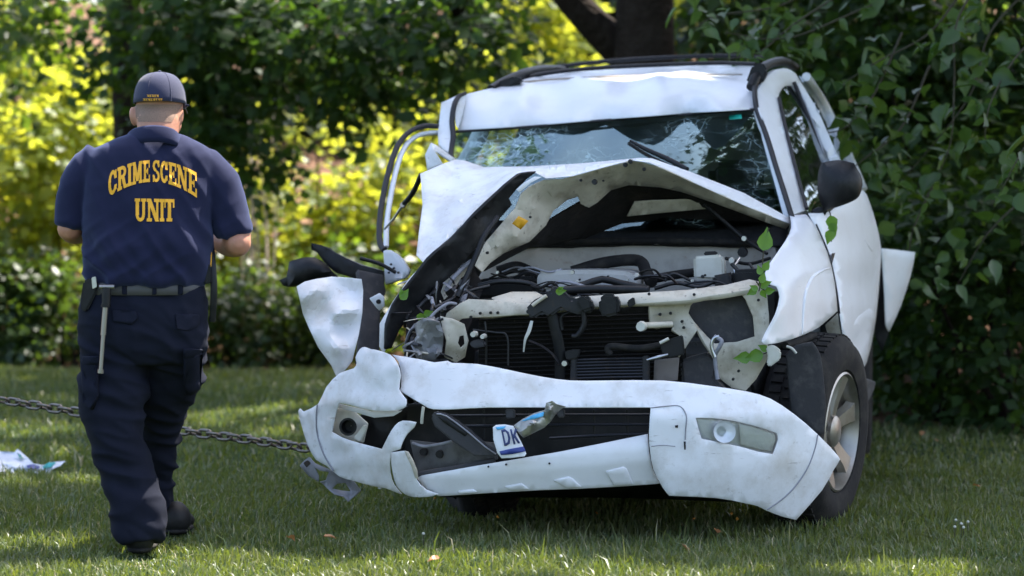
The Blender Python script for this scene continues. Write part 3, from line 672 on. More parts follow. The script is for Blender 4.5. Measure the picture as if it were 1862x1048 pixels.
# ------------------------------------------------------------------ roof, glass, cabin
def roof_x(y, z): return -1.13 - 1.9 * max(0, z - 1.60) ** 1.0 - 4.5 * max(0, z - 1.72) - 7 * max(0, z - 1.80)
roof = panel('roof', [(833, 237, -1.13), (838, 200, -1.2), (848, 171, -1.28), (895, 160, -1.5), (940, 147, -1.75), (1000, 134, -2.1), (1100, 127, -2.3), (1200, 121, -2.4), (1300, 117, -2.5), (1376, 117, -2.4), (1386, 150, -1.7), (1381, 180, -1.3), (1372, 198, -1.16), (1250, 206, -1.13), (1100, 217, -1.11), (960, 229, -1.11)], M_paint,
             inner=[(900, 200, -1.18), (1100, 185, -1.18), (1300, 168, -1.2), (950, 168, -1.36), (1100, 155, -1.45), (1250, 148, -1.5), (1050, 140, -1.8), (1200, 133, -1.9)], crumple=.003, cs=3, thick=.004, smooth=60, tps=True)
panel('roof_seam', [(900, 153, -1.62), (1000, 143, -1.78), (1100, 138, -1.82), (1250, 134, -1.85), (1350, 135, -1.8), (1350, 137, -1.78), (1250, 136.5, -1.83), (1100, 141, -1.80), (1000, 146, -1.76), (900, 157, -1.6)], principled('seam_dirt', (.30, .24, .18), .8), thick=.001, bevel=False)
wind = panel('windshield', [(828, 236, -1.17), (960, 228, -1.15), (1100, 216, -1.15), (1250, 205, -1.16), (1373, 196, -1.19), (1388, 236, -1.05), (1405, 290, -.88), (1423, 350, -.68), (1439, 402, -.5), (1300, 415, -.43), (1100, 420, -.42), (900, 400, -.45), (818, 345, -.6), (818, 290, -.96)], M_wind,
             inner=[(1000, 300, -.80), (1150, 310, -.74), (1280, 300, -.77)], crumple=.006, cs=4, thick=0, step=14, smooth=180, tps=True)
panel('inspection_sticker', [(1325, 210, -1.09), (1348, 208, -1.09), (1349, 216, -1.07), (1326, 218, -1.07)], principled('sticker_teal', (.01, .42, .33), .5), thick=.001, bevel=False)
ptube('windshield_seal', [(1372, 158, -1.35), (1373, 180, -1.2), (1378, 205, -1.13), (1394, 248, -.98), (1410, 300, -.80), (1426, 350, -.62), (1440, 395, -.48)], .012, M_seal, flat=.8)
ptube('windshield_seal', [(846, 170, -1.24), (834, 176, -1.2), (826, 192, -1.14), (822, 220, -1.1), (824, 248, -1.05), (820, 278, -1.0), (822, 292, -.92)], [.010, .013, .014, .013, .012], M_seal, flat=.8)
ptube('windshield_top_trim', [(828, 240, -1.115), (960, 231, -1.095), (1100, 219, -1.095), (1250, 208, -1.115), (1373, 199, -1.145)], .006, M_seal)
panel('pillar', [(802, 187, -1.2), (830, 174, -1.22), (825, 192, -1.14), (821, 220, -1.1), (823, 250, -1.05), (819, 280, -1.0), (806, 272, -1.0), (797, 262, -1.02), (796, 240, -1.08), (799, 215, -1.14)], M_pdirt, crumple=.006, thick=.02)
panel('roof_edge_fold', [(848, 171, -1.24), (834, 178, -1.2), (828, 192, -1.15), (829, 228, -1.1), (834, 234, -1.1), (840, 215, -1.16), (846, 190, -1.2)], M_pdirt, thick=.004, crumple=.004)
# left A-pillar and side frame with window opening
pil = panel('pillar', [(1376, 172, -1.3), (1384, 154, -1.4), (1398, 136, -1.55), (1416, 126, -1.7), (1432, 125, -1.85), (1446, 133, -1.95), (1456, 149, -1.97), (1474, 178, -1.95), (1494, 215, -1.92), (1524, 285, -1.84), (1560, 350, -1.78), (1545, 352, -1.76), (1506, 288, -1.83), (1476, 213, -1.9), (1446, 157, -1.94), (1430, 156, -1.8), (1420, 165, -1.65), (1416, 182, -1.5), (1426, 225, -1.33), (1444, 298, -1.05), (1466, 382, -.72), (1436, 393, -.5), (1422, 340, -.66), (1406, 284, -.85), (1392, 236, -1.02), (1379, 196, -1.14)], M_paint, thick=.03, rnd=2)
panel('side_window', [(1416, 182, -1.52), (1420, 165, -1.66), (1430, 156, -1.81), (1446, 157, -1.95), (1476, 213, -1.91), (1506, 288, -1.84), (1545, 352, -1.77), (1535, 395, -1.6), (1466, 384, -.74), (1444, 298, -1.07), (1426, 225, -1.35)], M_glass, thick=0, step=20)
ptube('window_channel', [(1444, 150, -1.9), (1466, 205, -1.86), (1494, 280, -1.79), (1512, 325, -1.74)], .010, M_seal)
ptube('chrome_channel', [(1449, 155, -1.9), (1474, 212, -1.86), (1500, 285, -1.8)], .004, M_steel)
ptube('window_seal', [(1417, 178, -1.5), (1427, 225, -1.31), (1445, 298, -1.03), (1467, 380, -.70)], .008, M_seal)
panel('rear_side_window', [(1452, 137, -2.0), (1466, 146, -2.3), (1496, 190, -2.9), (1530, 270, -2.8), (1560, 345, -2.7), (1552, 345, -2.2), (1520, 280, -2.1), (1482, 205, -2.1)], M_glass, thick=0)
ptube('rear_pillar', [(1466, 140, -2.2), (1500, 192, -2.95), (1538, 272, -2.85), (1570, 345, -2.75)], .022, M_paint)
# roof rack
for s, pts in ((1, [(1366, 160, -1.36), (1376, 138, -1.42), (1392, 120, -1.6), (1424, 112, -2.2), (1446, 122, -3.0)]), (-1, [(893, 164, -1.5), (925, 146, -1.7), (962, 131, -2.0), (1000, 126, -2.6), (1030, 128, -3.0)])):
    rk = ptube('roof_rail', pts, [.024, .026, .022, .022, .02], M_black)
    if s == 1: prism('rail_foot', [(1356, 150), (1368, 118), (1386, 112), (1396, 128), (1386, 152), (1366, 158)], M_black, -1.40, .10, rk, bev=.01)
    else: prism('rail_foot', [(888, 166), (908, 148), (935, 139), (950, 145), (925, 160)], M_black, -1.55, .10, rk, bev=.008)
ptube('rack_crossbar', [(928, 152, -1.85), (975, 137, -1.95), (1060, 126, -2.0), (1180, 119, -2.05), (1300, 115, -2.05), (1374, 117, -1.95)], .014, M_black, flat=.7)
ptube('rack_crossbar', [(950, 138, -2.8), (1010, 123, -2.95), (1100, 112, -3.0), (1230, 104, -3.0), (1330, 102, -3.0), (1416, 108, -2.9)], .015, M_black, flat=.7)

# shell of the cabin and tail behind the traced panels
def section(x):
    t = min(1, max(0, (-x - 1.6) / 2.3)); k = 1 - .10 * t ** 3
    return [(.80, .42), (.90 * k, .55), (.93 * k, .80), (.93 * k, 1.06), (.74 * k, 1.45), (.50 * k, 1.76 - .05 * t), (.30, 1.82 - .06 * t), (-.15, 1.84 - .06 * t), (-.60, 1.78 - .06 * t), (-.78 * k, 1.68 - .05 * t), (-.90 * k, 1.40), (-1.0 * k, 1.02), (-1.0 * k, .70), (-.92 * k, .45)]
xsn = [-2.35, -2.9, -3.4, -3.75, -3.88]; V, F = [], []
for x in xsn: V += [Vector((x, y * (.96 if x < -3.8 else 1), z)) for y, z in section(x)]
ns = len(section(-2))
for i in range(len(xsn) - 1):
    for k in range(ns - 1): F.append((i * ns + k, i * ns + k + 1, (i + 1) * ns + k + 1, (i + 1) * ns + k))
F.append(tuple((len(xsn) - 1) * ns + k for k in range(ns)))
link('body_shell', mesh_from('body_shell', V, F), M_paint, suv, smooth=30)
V = [(-.55, -.85, .5), (-.55, .80, .5), (-.55, .80, 1.05), (-.55, -.9, 1.05), (-2.3, -.9, .5), (-2.3, .86, .5), (-2.3, .90, 1.05), (-2.3, -.95, 1.05)]
link('cabin_tub', mesh_from('cabin_tub', V, [(0, 4, 5, 1), (1, 5, 6, 2), (4, 0, 3, 7)]), M_black, suv)
link('right_side', mesh_from('right_side', [(-1.3, -.95, .45), (-2.36, -.95, .45), (-2.36, -1.0, 1.05), (-1.3, -.99, 1.05)], [(0, 1, 2, 3)]), M_paint, suv)
ptube('centre_pillar', [(900, 165, -1.9), (870, 250, -1.9), (830, 330, -1.9), (815, 420, -1.9)], .04, M_paint)
# cabin contents seen through the glass
prism('dashboard', [(835, 330), (1000, 322), (1200, 325), (1420, 345), (1430, 440), (820, 440)], M_black, -.72, .30, bev=.03)
def seat(yc):
    s = empty('front_seat'); s.parent = suv; s.location = (-1.45, yc, .45)
    for nm, sz, loc, rot in (('cushion', (.50, .50, .16), (.10, 0, .12), 0), ('backrest', (.15, .48, .66), (-.20, 0, .50), -.24), ('headrest', (.09, .26, .17), (-.30, 0, .93), -.2)):
        bm = bmesh.new(); bmesh.ops.create_cube(bm, size=1, matrix=Matrix.Translation(loc) @ Matrix.Rotation(rot, 4, 'Y') @ Matrix.Diagonal((*sz, 1)))
        bmesh.ops.bevel(bm, geom=bm.edges[:], offset=.05, segments=3, affect='EDGES'); me = bpy.data.meshes.new(nm); bm.to_mesh(me); bm.free(); link(nm, me, M_seat, s, smooth=60)
seat(.32); seat(-.55)
sw = lathe('steering_wheel', [(.185 + .015 * math.cos(a), .015 * math.sin(a)) for a in np.linspace(0, 2 * math.pi, 9)], M_black, suv, 32, Matrix.Translation((-1.05, .32, 1.08)) @ Matrix.Rotation(R(65), 4, 'Y') @ Matrix.Rotation(R(90), 4, 'X'))
bm = bmesh.new(); bmesh.ops.create_icosphere(bm, subdivisions=4, radius=1, matrix=Matrix.Translation((-.98, -.35, 1.24)) @ Matrix.Diagonal((.16, .30, .16, 1)))
for v in bm.verts: v.co += v.normal * .05 * mnoise.noise(v.co * 7)
me = bpy.data.meshes.new('airbag'); bm.to_mesh(me); bm.free(); link('airbag', me, M_airbag, suv, smooth=180)
bm = bmesh.new(); bmesh.ops.create_icosphere(bm, subdivisions=4, radius=1, matrix=Matrix.Translation((-.95, .42, 1.18)) @ Matrix.Diagonal((.10, .17, .15, 1)))
for v in bm.verts: v.co += v.normal * .05 * mnoise.noise(v.co * 9)
me = bpy.data.meshes.new('airbag'); bm.to_mesh(me); bm.free(); link('airbag', me, M_airbag, suv, smooth=180)

# ------------------------------------------------------------------ left flank
fender = panel('front_fender', [(1436, 392, -.48), (1465, 390, -.6), (1482, 408, -.62), (1505, 460, -.55), (1518, 515, -.45), (1523, 566, -.34), (1497, 589, -.05), (1479, 601, .2), (1440, 617, .5), (1395, 627, .70), (1385, 620, .72), (1394, 601, .69), (1410, 572, .66), (1418, 540, .62), (1412, 521, .62), (1394, 515, .62), (1387, 507, .60), (1399, 480, .50), (1427, 440, .15), (1439, 414, -.2)], M_paint,
               inner=[(1440, 500, .36), (1455, 540, .33), (1450, 590, .42), (1465, 440, -.15), (1490, 500, -.1), (1500, 550, -.08)], thick=.002, bevel=False, rnd=2, smooth=70, tps=True)
ptube('wheel_arch_flare', [(1459, 608, .50), (1461, 565, .47), (1466, 530, .43), (1478, 505, .33), (1496, 492, .16), (1508, 488, .0)], [.002, .006, .007, .006, .003], M_paint, fender)
door = panel('front_door', [(1470, 388, -.60), (1510, 385, -.80), (1540, 358, -1.2), (1566, 346, -1.5), (1576, 354, -1.6), (1592, 402, -1.75), (1602, 450, -1.9), (1600, 500, -2.0), (1595, 560, -2.0), (1589, 604, -1.9), (1576, 660, -1.5), (1560, 682, -1.1), (1545, 689, -.8), (1540, 661, -.55), (1527, 570, -.42), (1519, 515, -.5), (1506, 460, -.58)], M_paint,
             inner=[(1540, 440, -1.0), (1560, 520, -1.15), (1575, 480, -1.4), (1565, 600, -1.1), (1545, 560, -.7), (1580, 560, -1.5)], thick=.002, bevel=False, rnd=2, smooth=75, step=11, tps=True)
panel('door_moulding', [(1535, 640, -.56), (1548, 600, -.72), (1562, 575, -1.0), (1580, 560, -1.5), (1588, 566, -1.7), (1584, 604, -1.6), (1573, 650, -1.2), (1556, 676, -.9), (1546, 681, -.72)], M_paint, thick=.01, rnd=2, bulge=.015)
ptube('door_handle', [(1570, 438, -1.42), (1577, 447, -1.5), (1583, 456, -1.6)], .010, M_paint, door)
ptube('door_gap', [(1484, 408, -.58), (1506, 460, -.55), (1519, 515, -.47), (1527, 570, -.39)], .0035, M_black)
panel('hinge_pillar', [(1500, 592, -.45), (1523, 570, -.42), (1530, 620, -.45), (1540, 665, -.5), (1520, 668, -.5), (1512, 640, -.5)], M_cream, thick=.01)
mir = panel('side_mirror', [(1493, 296, -.72), (1525, 291, -.70), (1553, 297, -.68), (1568, 326, -.68), (1563, 356, -.68), (1542, 370, -.68), (1500, 384, -.70), (1488, 358, -.72), (1487, 320, -.72)], M_black, thick=.06, rnd=3, bulge=.09, smooth=80, step=9)
panel('mirror_foot', [(1474, 384, -.72), (1488, 376, -.72), (1506, 380, -.72), (1500, 392, -.72), (1480, 400, -.70)], M_black, parent=mir, thick=.03, rnd=2)
panel('rear_quarter', [(1603, 452, -2.25), (1635, 455, -2.4), (1665, 459, -2.5), (1657, 500, -2.5), (1638, 558, -2.5), (1617, 604, -2.45), (1611, 590, -2.35), (1609, 540, -2.3), (1606, 495, -2.28)], M_paint, thick=.006, crumple=.006, rnd=2)
panel('rear_arch_liner', [(1594, 470, -2.5), (1608, 470, -2.5), (1614, 560, -2.5), (1616, 604, -2.5), (1604, 640, -2.5), (1590, 610, -2.5)], M_black, thick=.02)
panel('side_step', [(1545, 692, -.8), (1575, 690, -1.0), (1592, 694, -1.5), (1590, 708, -1.5), (1574, 740, -1.0), (1566, 742, -.9), (1556, 705, -.8)], M_dgrey, thick=.05, rnd=2)

# ------------------------------------------------------------------ wheels
def wheel(name, c, steer, Rt=.375, w=.255, camber=0.0, label=None, rim=True):
    o = empty(name); o.parent = suv; o.location = c; o.rotation_euler = Euler((camber, 0, steer), 'ZYX'); hw = w / 2
    ty = lathe('tyre', [(.235, -hw * .9), (.30, -hw), (.345, -hw * .93), (Rt, -hw * .66), (Rt, hw * .66), (.345, hw * .93), (.30, hw), (.245, hw * .9), (.232, hw * .7)], M_rubber, o, 56)
    V, F = [], []
    for k in range(56):                        # tread blocks
        a = 2 * math.pi * k / 56
        for y0, y1, da in ((-.66, -.30, 0), (-.22, .22, .5), (.30, .66, 0)):
            b = len(V); a0 = a + da * .112; a1 = a0 + .078
            for r_ in (Rt - .002, Rt + .008):
                for an in (a0, a1):
                    for y in (y0, y1): V.append((r_ * math.cos(an), y * hw, r_ * math.sin(an)))
            F += [tuple(b + i for i in q) for q in ((4, 5, 7, 6), (0, 4, 6, 2), (1, 3, 7, 5), (0, 1, 5, 4), (2, 6, 7, 3))]
    tag(link('tread', mesh_from('tread', V, F), M_rubber, ty), kind='stuff')
    if rim:
        rm = lathe('rim', [(.236, hw * .86), (.228, hw * .90), (.214, hw * .72), (.205, hw * .2), (.20, -hw * .6), (.05, -hw * .6)], M_alloy, o, 48)
        for k in range(6):
            a = k * math.pi / 3 + .3; bm = bmesh.new(); prof = [(.05, .030, .55), (.12, .034, .62), (.18, .040, .74), (.222, .054, .80)]
            rows = []
            for rr_, hwid, yy in prof:
                rows.append([bm.verts.new((rr_, yy * hw - .03, -hwid)), bm.verts.new((rr_, yy * hw, -hwid * .75)), bm.verts.new((rr_, yy * hw, hwid * .75)), bm.verts.new((rr_, yy * hw - .03, hwid))])
            for i in range(3):
                for j in range(3): bm.faces.new((rows[i][j], rows[i + 1][j], rows[i + 1][j + 1], rows[i][j + 1]))
            bmesh.ops.transform(bm, matrix=Matrix.Rotation(a, 4, 'Y'), verts=bm.verts); bmesh.ops.recalc_face_normals(bm, faces=bm.faces)
            me = bpy.data.meshes.new('spoke'); bm.to_mesh(me); bm.free(); link('spoke', me, M_alloy, rm, smooth=50)
        lathe('hub_cap', [(.062, hw * .45), (.062, hw * .66), (.05, hw * .74), (0.001, hw * .76)], M_alloy, rm, 24)
        lathe('brake_disc', [(.165, -hw * .1), (.165, 0), (.06, 0)], M_dmetal, rm, 32)
    return o
wheel('front_wheel', (0.0, .752, .365), R(-15), camber=R(-3))
wheel('rear_wheel', (-2.79, .80, .37), 0)
wheel('rear_wheel', (-2.79, -.82, .37), 0)
wheel('front_wheel', (-.25, -.72, .30), R(20), camber=R(24), rim=False)
# underside
prism('underbody', [(700, 800), (1440, 800), (1430, 880), (1300, 890), (760, 890)], M_black, .35, 3.8, bev=.02)
panel('skid_plate', [(760, 880, .70), (1200, 870, .72), (1400, 900, .55), (1380, 915, .3), (1100, 905, .35), (800, 905, .35)], M_black, thick=.01)
ptube('suspension_arm', [(1420, 900, .1), (1300, 890, .1), (1150, 870, .1)], .03, M_dmetal)
# ------------------------------------------------------------------ hood, folded upward
HT = [(764, 316, -.15), (800, 300, -.32), (827, 290, -.46), (845, 292, -.46), (880, 304, -.42), (960, 303, -.38), (1060, 297, -.34), (1145, 289, -.26), (1166, 287, -.2),
      (1144, 292, .10), (1101, 303, .16), (1041, 320, .20), (993, 324, .22), (974, 314, .20), (948, 315, .20), (929, 329, .24), (854, 400, .36), (800, 452, .44), (779, 474, .47), (769, 477, .46), (757, 464, .42), (762, 420, .3), (768, 375, .12), (766, 335, -.05)]
hood = panel('hood', HT, M_pdirt, inner=[(880, 306, -.36), (858, 336, .0), (836, 366, .2), (815, 410, .33), (800, 440, .40), (800, 350, .02), (820, 320, -.25), (790, 400, .22), (900, 340, .16), (1000, 310, -.02), (1080, 302, -.02)], thick=.003, step=10, crumple=.012, cs=7, smooth=18)
panel('hood_flank', [(1166, 287, -.1), (1185, 288, -.12), (1257, 313, -.2), (1353, 351, -.36), (1437, 397, -.5), (1437, 407, -.44), (1353, 373, -.26), (1276, 338, -.10), (1204, 305, .05), (1180, 295, .1), (1150, 291, .12)], M_paint, thick=.004, parent=hood, smooth=60)
panel('hood_inner_frame', [(1150, 292, .11), (1204, 307, .05), (1276, 340, -.10), (1353, 374, -.26), (1437, 408, -.44), (1428, 417, -.46), (1391, 404, -.40), (1333, 382, -.30), (1288, 366, -.24), (1238, 349, -.20), (1200, 341, -.16), (1144, 337, -.12), (1111, 346, -.10), (1086, 369, -.06), (1071, 378, -.06), (1056, 371, -.02), (1051, 358, .02), (1032, 364, .04), (1006, 384, .06), (993, 410, .08), (963, 440, .14), (916, 461, .24), (892, 478, .3), (877, 495, .36), (864, 483, .38), (872, 462, .36), (884, 439, .32), (910, 409, .28), (929, 387, .27), (937, 379, .26), (948, 353, .25), (963, 340, .24), (989, 328, .21), (1023, 327, .19), (1043, 322, .18), (1101, 306, .15)], M_cream,
      inner=[(1040, 345, .10), (1000, 350, .16), (970, 380, .20), (985, 365, .13), (940, 430, .26), (905, 450, .30), (1100, 322, .06), (1150, 312, .03), (1180, 320, -.02), (1120, 330, .01), (1250, 340, -.14)], parent=hood, thick=.004, step=9, crumple=.022, cs=11, smooth=30)
for px, py, x, r_ in ((1056, 328, .17, .006), (1081, 331, .13, .012), (1097, 329, .14, .004), (1137, 300, .14, .010), (1146, 294, .15, .010), (1171, 308, .10, .008), (964, 395, .26, .005), (886, 460, .38, .006)):
    bolt(px, py, x, r_, M_black if py != 331 else M_dmetal, hood, 'clip', .02)
panel('warning_sticker', [(931, 407, .31), (943, 393, .31), (961, 402, .29), (947, 418, .30)], M_orange, parent=hood, thick=.001, bevel=False)
panel('hood_liner', [(880, 495, .2), (916, 458, .1), (963, 437, .02), (993, 406, -.05), (1056, 368, -.12), (1111, 343, -.18), (1144, 334, -.2), (1200, 338, -.26), (1288, 364, -.32), (1391, 402, -.46), (1425, 418, -.52), (1300, 404, -.5), (1200, 402, -.48), (1130, 408, -.44), (1060, 436, -.4), (960, 452, -.35)], M_felt, parent=hood, crumple=.03, cs=8, thick=.01, seed=4)
panel('hood_rear_brace', [(1154, 367, -.30), (1276, 362, -.34), (1290, 374, -.36), (1288, 380, -.37), (1200, 388, -.36), (1140, 394, -.33)], M_cream, parent=hood, thick=.006, crumple=.005)
# black grille-top seal torn along the front edge
panel('hood_front_seal', [(974, 314, .23), (948, 315, .23), (929, 329, .27), (854, 400, .39), (800, 453, .47), (779, 472, .5), (745, 515, .53), (715, 555, .56), (703, 590, .57), (700, 636, .58), (712, 634, .56), (726, 601, .52), (770, 546, .46), (825, 498, .40), (872, 444, .33), (903, 404, .27), (931, 373, .24), (926, 361, .24), (940, 344, .23), (958, 326, .22)], M_black, inner=[(880, 395, .30), (800, 480, .42), (740, 550, .5)], thick=.012, crumple=.012, cs=14, step=10)
ptube('torn_cable', [(905, 395, .34), (880, 430, .40), (868, 460, .43), (850, 500, .46), (832, 540, .5)], .011, M_black)
panel('hood_edge_strip', [(938, 345, .28), (955, 331, .27), (972, 321, .25), (985, 322, .25), (965, 333, .26), (945, 350, .28)], M_paint, parent=hood, thick=.003)
panel('torn_fender_edge', [(788, 466, .46), (772, 476, .47), (745, 505, .46), (716, 545, .48), (703, 566, .5), (690, 588, .5), (689, 630, .52), (697, 644, .53), (701, 636, .53), (704, 590, .53), (716, 556, .52), (746, 516, .49)], M_pdirt, thick=.004, crumple=.01, cs=14, step=9)

# ------------------------------------------------------------------ engine bay
panel('firewall', [(900, 447, -.42), (1150, 441, -.44), (1410, 446, -.46), (1420, 530, -.42), (1200, 545, -.4), (850, 545, -.36)], principled('firewall_primer', (.47, .44, .39), .6, noise=[(6, (.22, .18, .15), .45, .75, .8), (28, (.30, .20, .15), .6, .75, .6)]), crumple=.012, cs=6, thick=.01)
panel('cowl', [(890, 400, -.47), (1100, 392, -.49), (1300, 396, -.5), (1436, 408, -.5), (1426, 448, -.45), (1150, 447, -.43), (900, 452, -.41)], M_black, thick=.02, crumple=.01)
ptube('cowl_seal', [(905, 449, -.38), (1000, 441, -.38), (1150, 438, -.39), (1300, 440, -.40), (1400, 445, -.41)], .014, M_rubber)
for i, pts in enumerate(([(1280, 372, -.34), (1315, 402, -.36), (1352, 434, -.38), (1395, 462, -.3)],)):
    hs = ptube('hood_strut', pts, [.008, .008, .012, .006], M_black); bolt(1353, 434, -.35, .012, M_steel, hs, 'strut_joint', .02)
wipe = ptube('wiper', [(1146, 256, -.80), (1175, 272, -.76), (1215, 290, -.70), (1250, 308, -.62)], [.006, .010, .012, .010], M_black)
ptube('wiper_blade', [(1143, 261, -.79), (1180, 284, -.73), (1225, 305, -.66)], .008, M_rubber, wipe)
prism('engine_cover', [(977, 530), (976, 506), (983, 497), (998, 493), (1060, 491), (1130, 493), (1150, 500), (1158, 512), (1158, 532)], M_gcover, .20, .40, rnd=3, bev=.02)
prism('intake_box', [(860, 520), (868, 510), (900, 505), (975, 503), (975, 540), (860, 545)], M_black, .05, .2, rnd=2, bev=.015)
prism('fluid_reservoir', [(1260, 467), (1310, 463), (1316, 470), (1318, 510), (1262, 508)], M_resv, .10, .12, bev=.010)
prism('reservoir_cap', [(1280, 458), (1302, 457), (1304, 464), (1280, 466)], M_black, .06, .05)
prism('battery_box', [(1330, 492), (1395, 488), (1405, 520), (1330, 525)], M_black, .15, .2, bev=.012)
prism('fuse_box', [(1295, 502), (1328, 496), (1330, 520), (1296, 522)], M_dmetal, .22, .15, bev=.008)
bolt(1350, 459, -.33, .022, M_black, suv, 'brake_booster', .06); bolt(1330, 474, .1, .012, M_resv, suv, 'brake_fluid_cap', .03)
HOSE = [  # engine bay hoses and wiring
    ([(1040, 495, -.1), (1100, 478, -.12), (1160, 474, -.1), (1175, 495, -.02), (1185, 515, .05)], .024, M_rubber), ([(1175, 510, -.1), (1230, 500, -.12), (1262, 496, -.1)], .018, M_rubber),
    ([(905, 495, -.1), (940, 486, -.1), (975, 500, -.02)], .024, M_rubber), ([(1190, 525, .2), (1230, 515, .2), (1270, 522, .22), (1300, 512, .22)], .008, M_wire),
    ([(1330, 480, .1), (1350, 500, .12), (1370, 515, .15)], .008, M_wire), ([(1210, 510, .1), (1226, 498, .1), (1260, 512, .1), (1290, 518, .1)], .006, M_wire),
    ([(870, 520, .3), (910, 512, .3), (960, 515, .3), (990, 530, .35)], .010, M_wire), ([(1320, 470, .0), (1360, 480, -.1), (1400, 470, -.2)], .007, M_wire),
    ([(1345, 470, .05), (1335, 488, .1), (1340, 502, .12)], .005, M_steel), ([(1362, 478, 0), (1375, 498, .05), (1388, 512, .1)], .006, M_wire),
    ([(790, 560, .55), (820, 545, .5), (850, 530, .45), (890, 520, .4)], .007, M_wire), ([(776, 585, .62), (795, 565, .6), (815, 552, .58), (830, 553, .56)], .006, M_torn),
    ([(760, 560, .5), (790, 530, .45), (800, 505, .4), (830, 490, .35)], .010, M_wire), ([(810, 530, .42), (825, 505, .4), (850, 480, .34), (870, 470, .3)], .009, M_torn),
    ([(740, 620, .62), (750, 600, .6), (780, 590, .62), (806, 580, .63)], .005, M_wire), ([(735, 640, .6), (742, 610, .6), (755, 590, .58)], .005, M_torn),
    ([(860, 600, .62), (900, 605, .62), (922, 612, .62), (924, 665, .62)], .004, M_wire), ([(884, 690, .6), (884, 610, .62), (882, 585, .62)], .004, M_wire),
    ([(1060, 560, .70), (1062, 590, .7), (1050, 610, .7), (1040, 612, .7)], .010, M_black), ([(1022, 600, .66), (1020, 580, .66), (1030, 570, .66), (1062, 566, .66)], .007, M_black),
    ([(1110, 645, .68), (1105, 636, .68), (1114, 630, .68), (1160, 634, .68), (1200, 628, .66)], .013, M_rubber),
    ([(1300, 612, .66), (1312, 620, .68), (1308, 632, .68), (1300, 650, .66), (1305, 690, .66)], .008, M_torn), ([(1300, 650, .67), (1294, 630, .67), (1298, 616, .67), (1308, 612, .67)], .007, M_steel),
    ([(795, 515, .3), (815, 510, .3), (835, 512, .3), (845, 530, .35), (840, 552, .4)], .012, M_torn), ([(830, 470, .2), (850, 500, .3), (845, 530, .35)], .010, M_wire),
]
for pts, r_, m in HOSE: ptube('hose' if r_ > .01 else 'wiring_loom', pts, r_, m)
for k in range(30):        # looms and small lines crossing the bay
    rk = random.Random(1500 + k); a0 = rk.uniform(890, 1330); b0 = rk.uniform(488, 522); L_ = rk.uniform(35, 110); x_ = rk.uniform(-.05, .34)
    if 965 < a0 < 1150 and b0 < 520: b0 = rk.uniform(520, 534); x_ = .42
    ptube('wiring_loom', [(a0, b0, x_), (a0 + L_ * .3, b0 + rk.uniform(-9, 5), x_ + .04), (a0 + L_ * .7, b0 + rk.uniform(-6, 8), x_ + .05), (min(1395, a0 + L_), b0 + rk.uniform(-3, 12), x_ + .02)], rk.uniform(.0025, .007), rk.choice([M_wire, M_wire, M_rubber, M_dmetal, M_torn]), sides=6)
for k in range(26):
    rk = random.Random(1700 + k); bolt(rk.uniform(900, 1390), rk.uniform(492, 530), rk.uniform(.1, .4), rk.uniform(.004, .010), rk.choice([M_steel, M_black, M_dmetal, M_resv]), suv, 'fitting', .02)
# radiator support
beam = panel('radiator_support', [(806, 590, .56), (812, 570, .58), (836, 552, .60), (852, 544, .60), (900, 546, .61), (955, 552, .62), (1000, 546, .62), (1060, 539, .62), (1150, 533, .62), (1250, 527, .60), (1320, 518, .56), (1362, 508, .5), (1380, 512, .5), (1378, 524, .56), (1330, 532, .62), (1280, 540, .64), (1252, 546, .65), (1180, 551, .65), (1060, 560, .65), (960, 572, .64), (880, 577, .63), (862, 578, .62), (840, 580, .6), (820, 596, .56)], M_cream, thick=.02, crumple=.010, cs=10, step=10)
panel('support_flange', [(893, 541, .56), (930, 530, .52), (975, 530, .50), (990, 538, .52), (960, 552, .58), (905, 552, .6)], M_cream, parent=beam, thick=.006, crumple=.01)
for px, py in ((873, 570), (892, 569), (905, 569), (856, 577), (1180, 535), (1262, 536)): bolt(px, py, .645, .006, M_black, beam, 'bolt', .012)
prism('bonnet_latch', [(955, 562), (972, 545), (1000, 532), (1003, 520), (1018, 525), (1040, 545), (1065, 538), (1078, 552), (1078, 568), (1050, 572), (1020, 562), (1000, 576), (985, 570), (970, 580), (958, 574)], M_dmetal, .70, .06, bev=.008)
prism('horn', [(1088, 545), (1100, 535), (1118, 536), (1126, 550), (1124, 572), (1100, 578), (1090, 570)], M_black, .72, .06, rnd=2, bev=.01)
prism('horn', [(1045, 545), (1062, 536), (1076, 545), (1078, 562), (1058, 570)], M_black, .74, .05, rnd=2, bev=.01)
prism('support_bracket', [(1140, 548), (1152, 540), (1155, 555), (1142, 560)], M_black, .68, .03)
ptube('latch_bar', [(968, 556, .72), (980, 547, .72), (994, 538, .72)], .007, M_cream)
ptube('cover_stay', [(1028, 527, .40), (1062, 518, .36), (1095, 508, .34), (1130, 516, .34), (1180, 527, .36)], .014, M_black, sub=2)
ptube('fan_shroud_edge', [(1010, 530, .52), (1080, 526, .52), (1180, 528, .52)], .016, M_black)
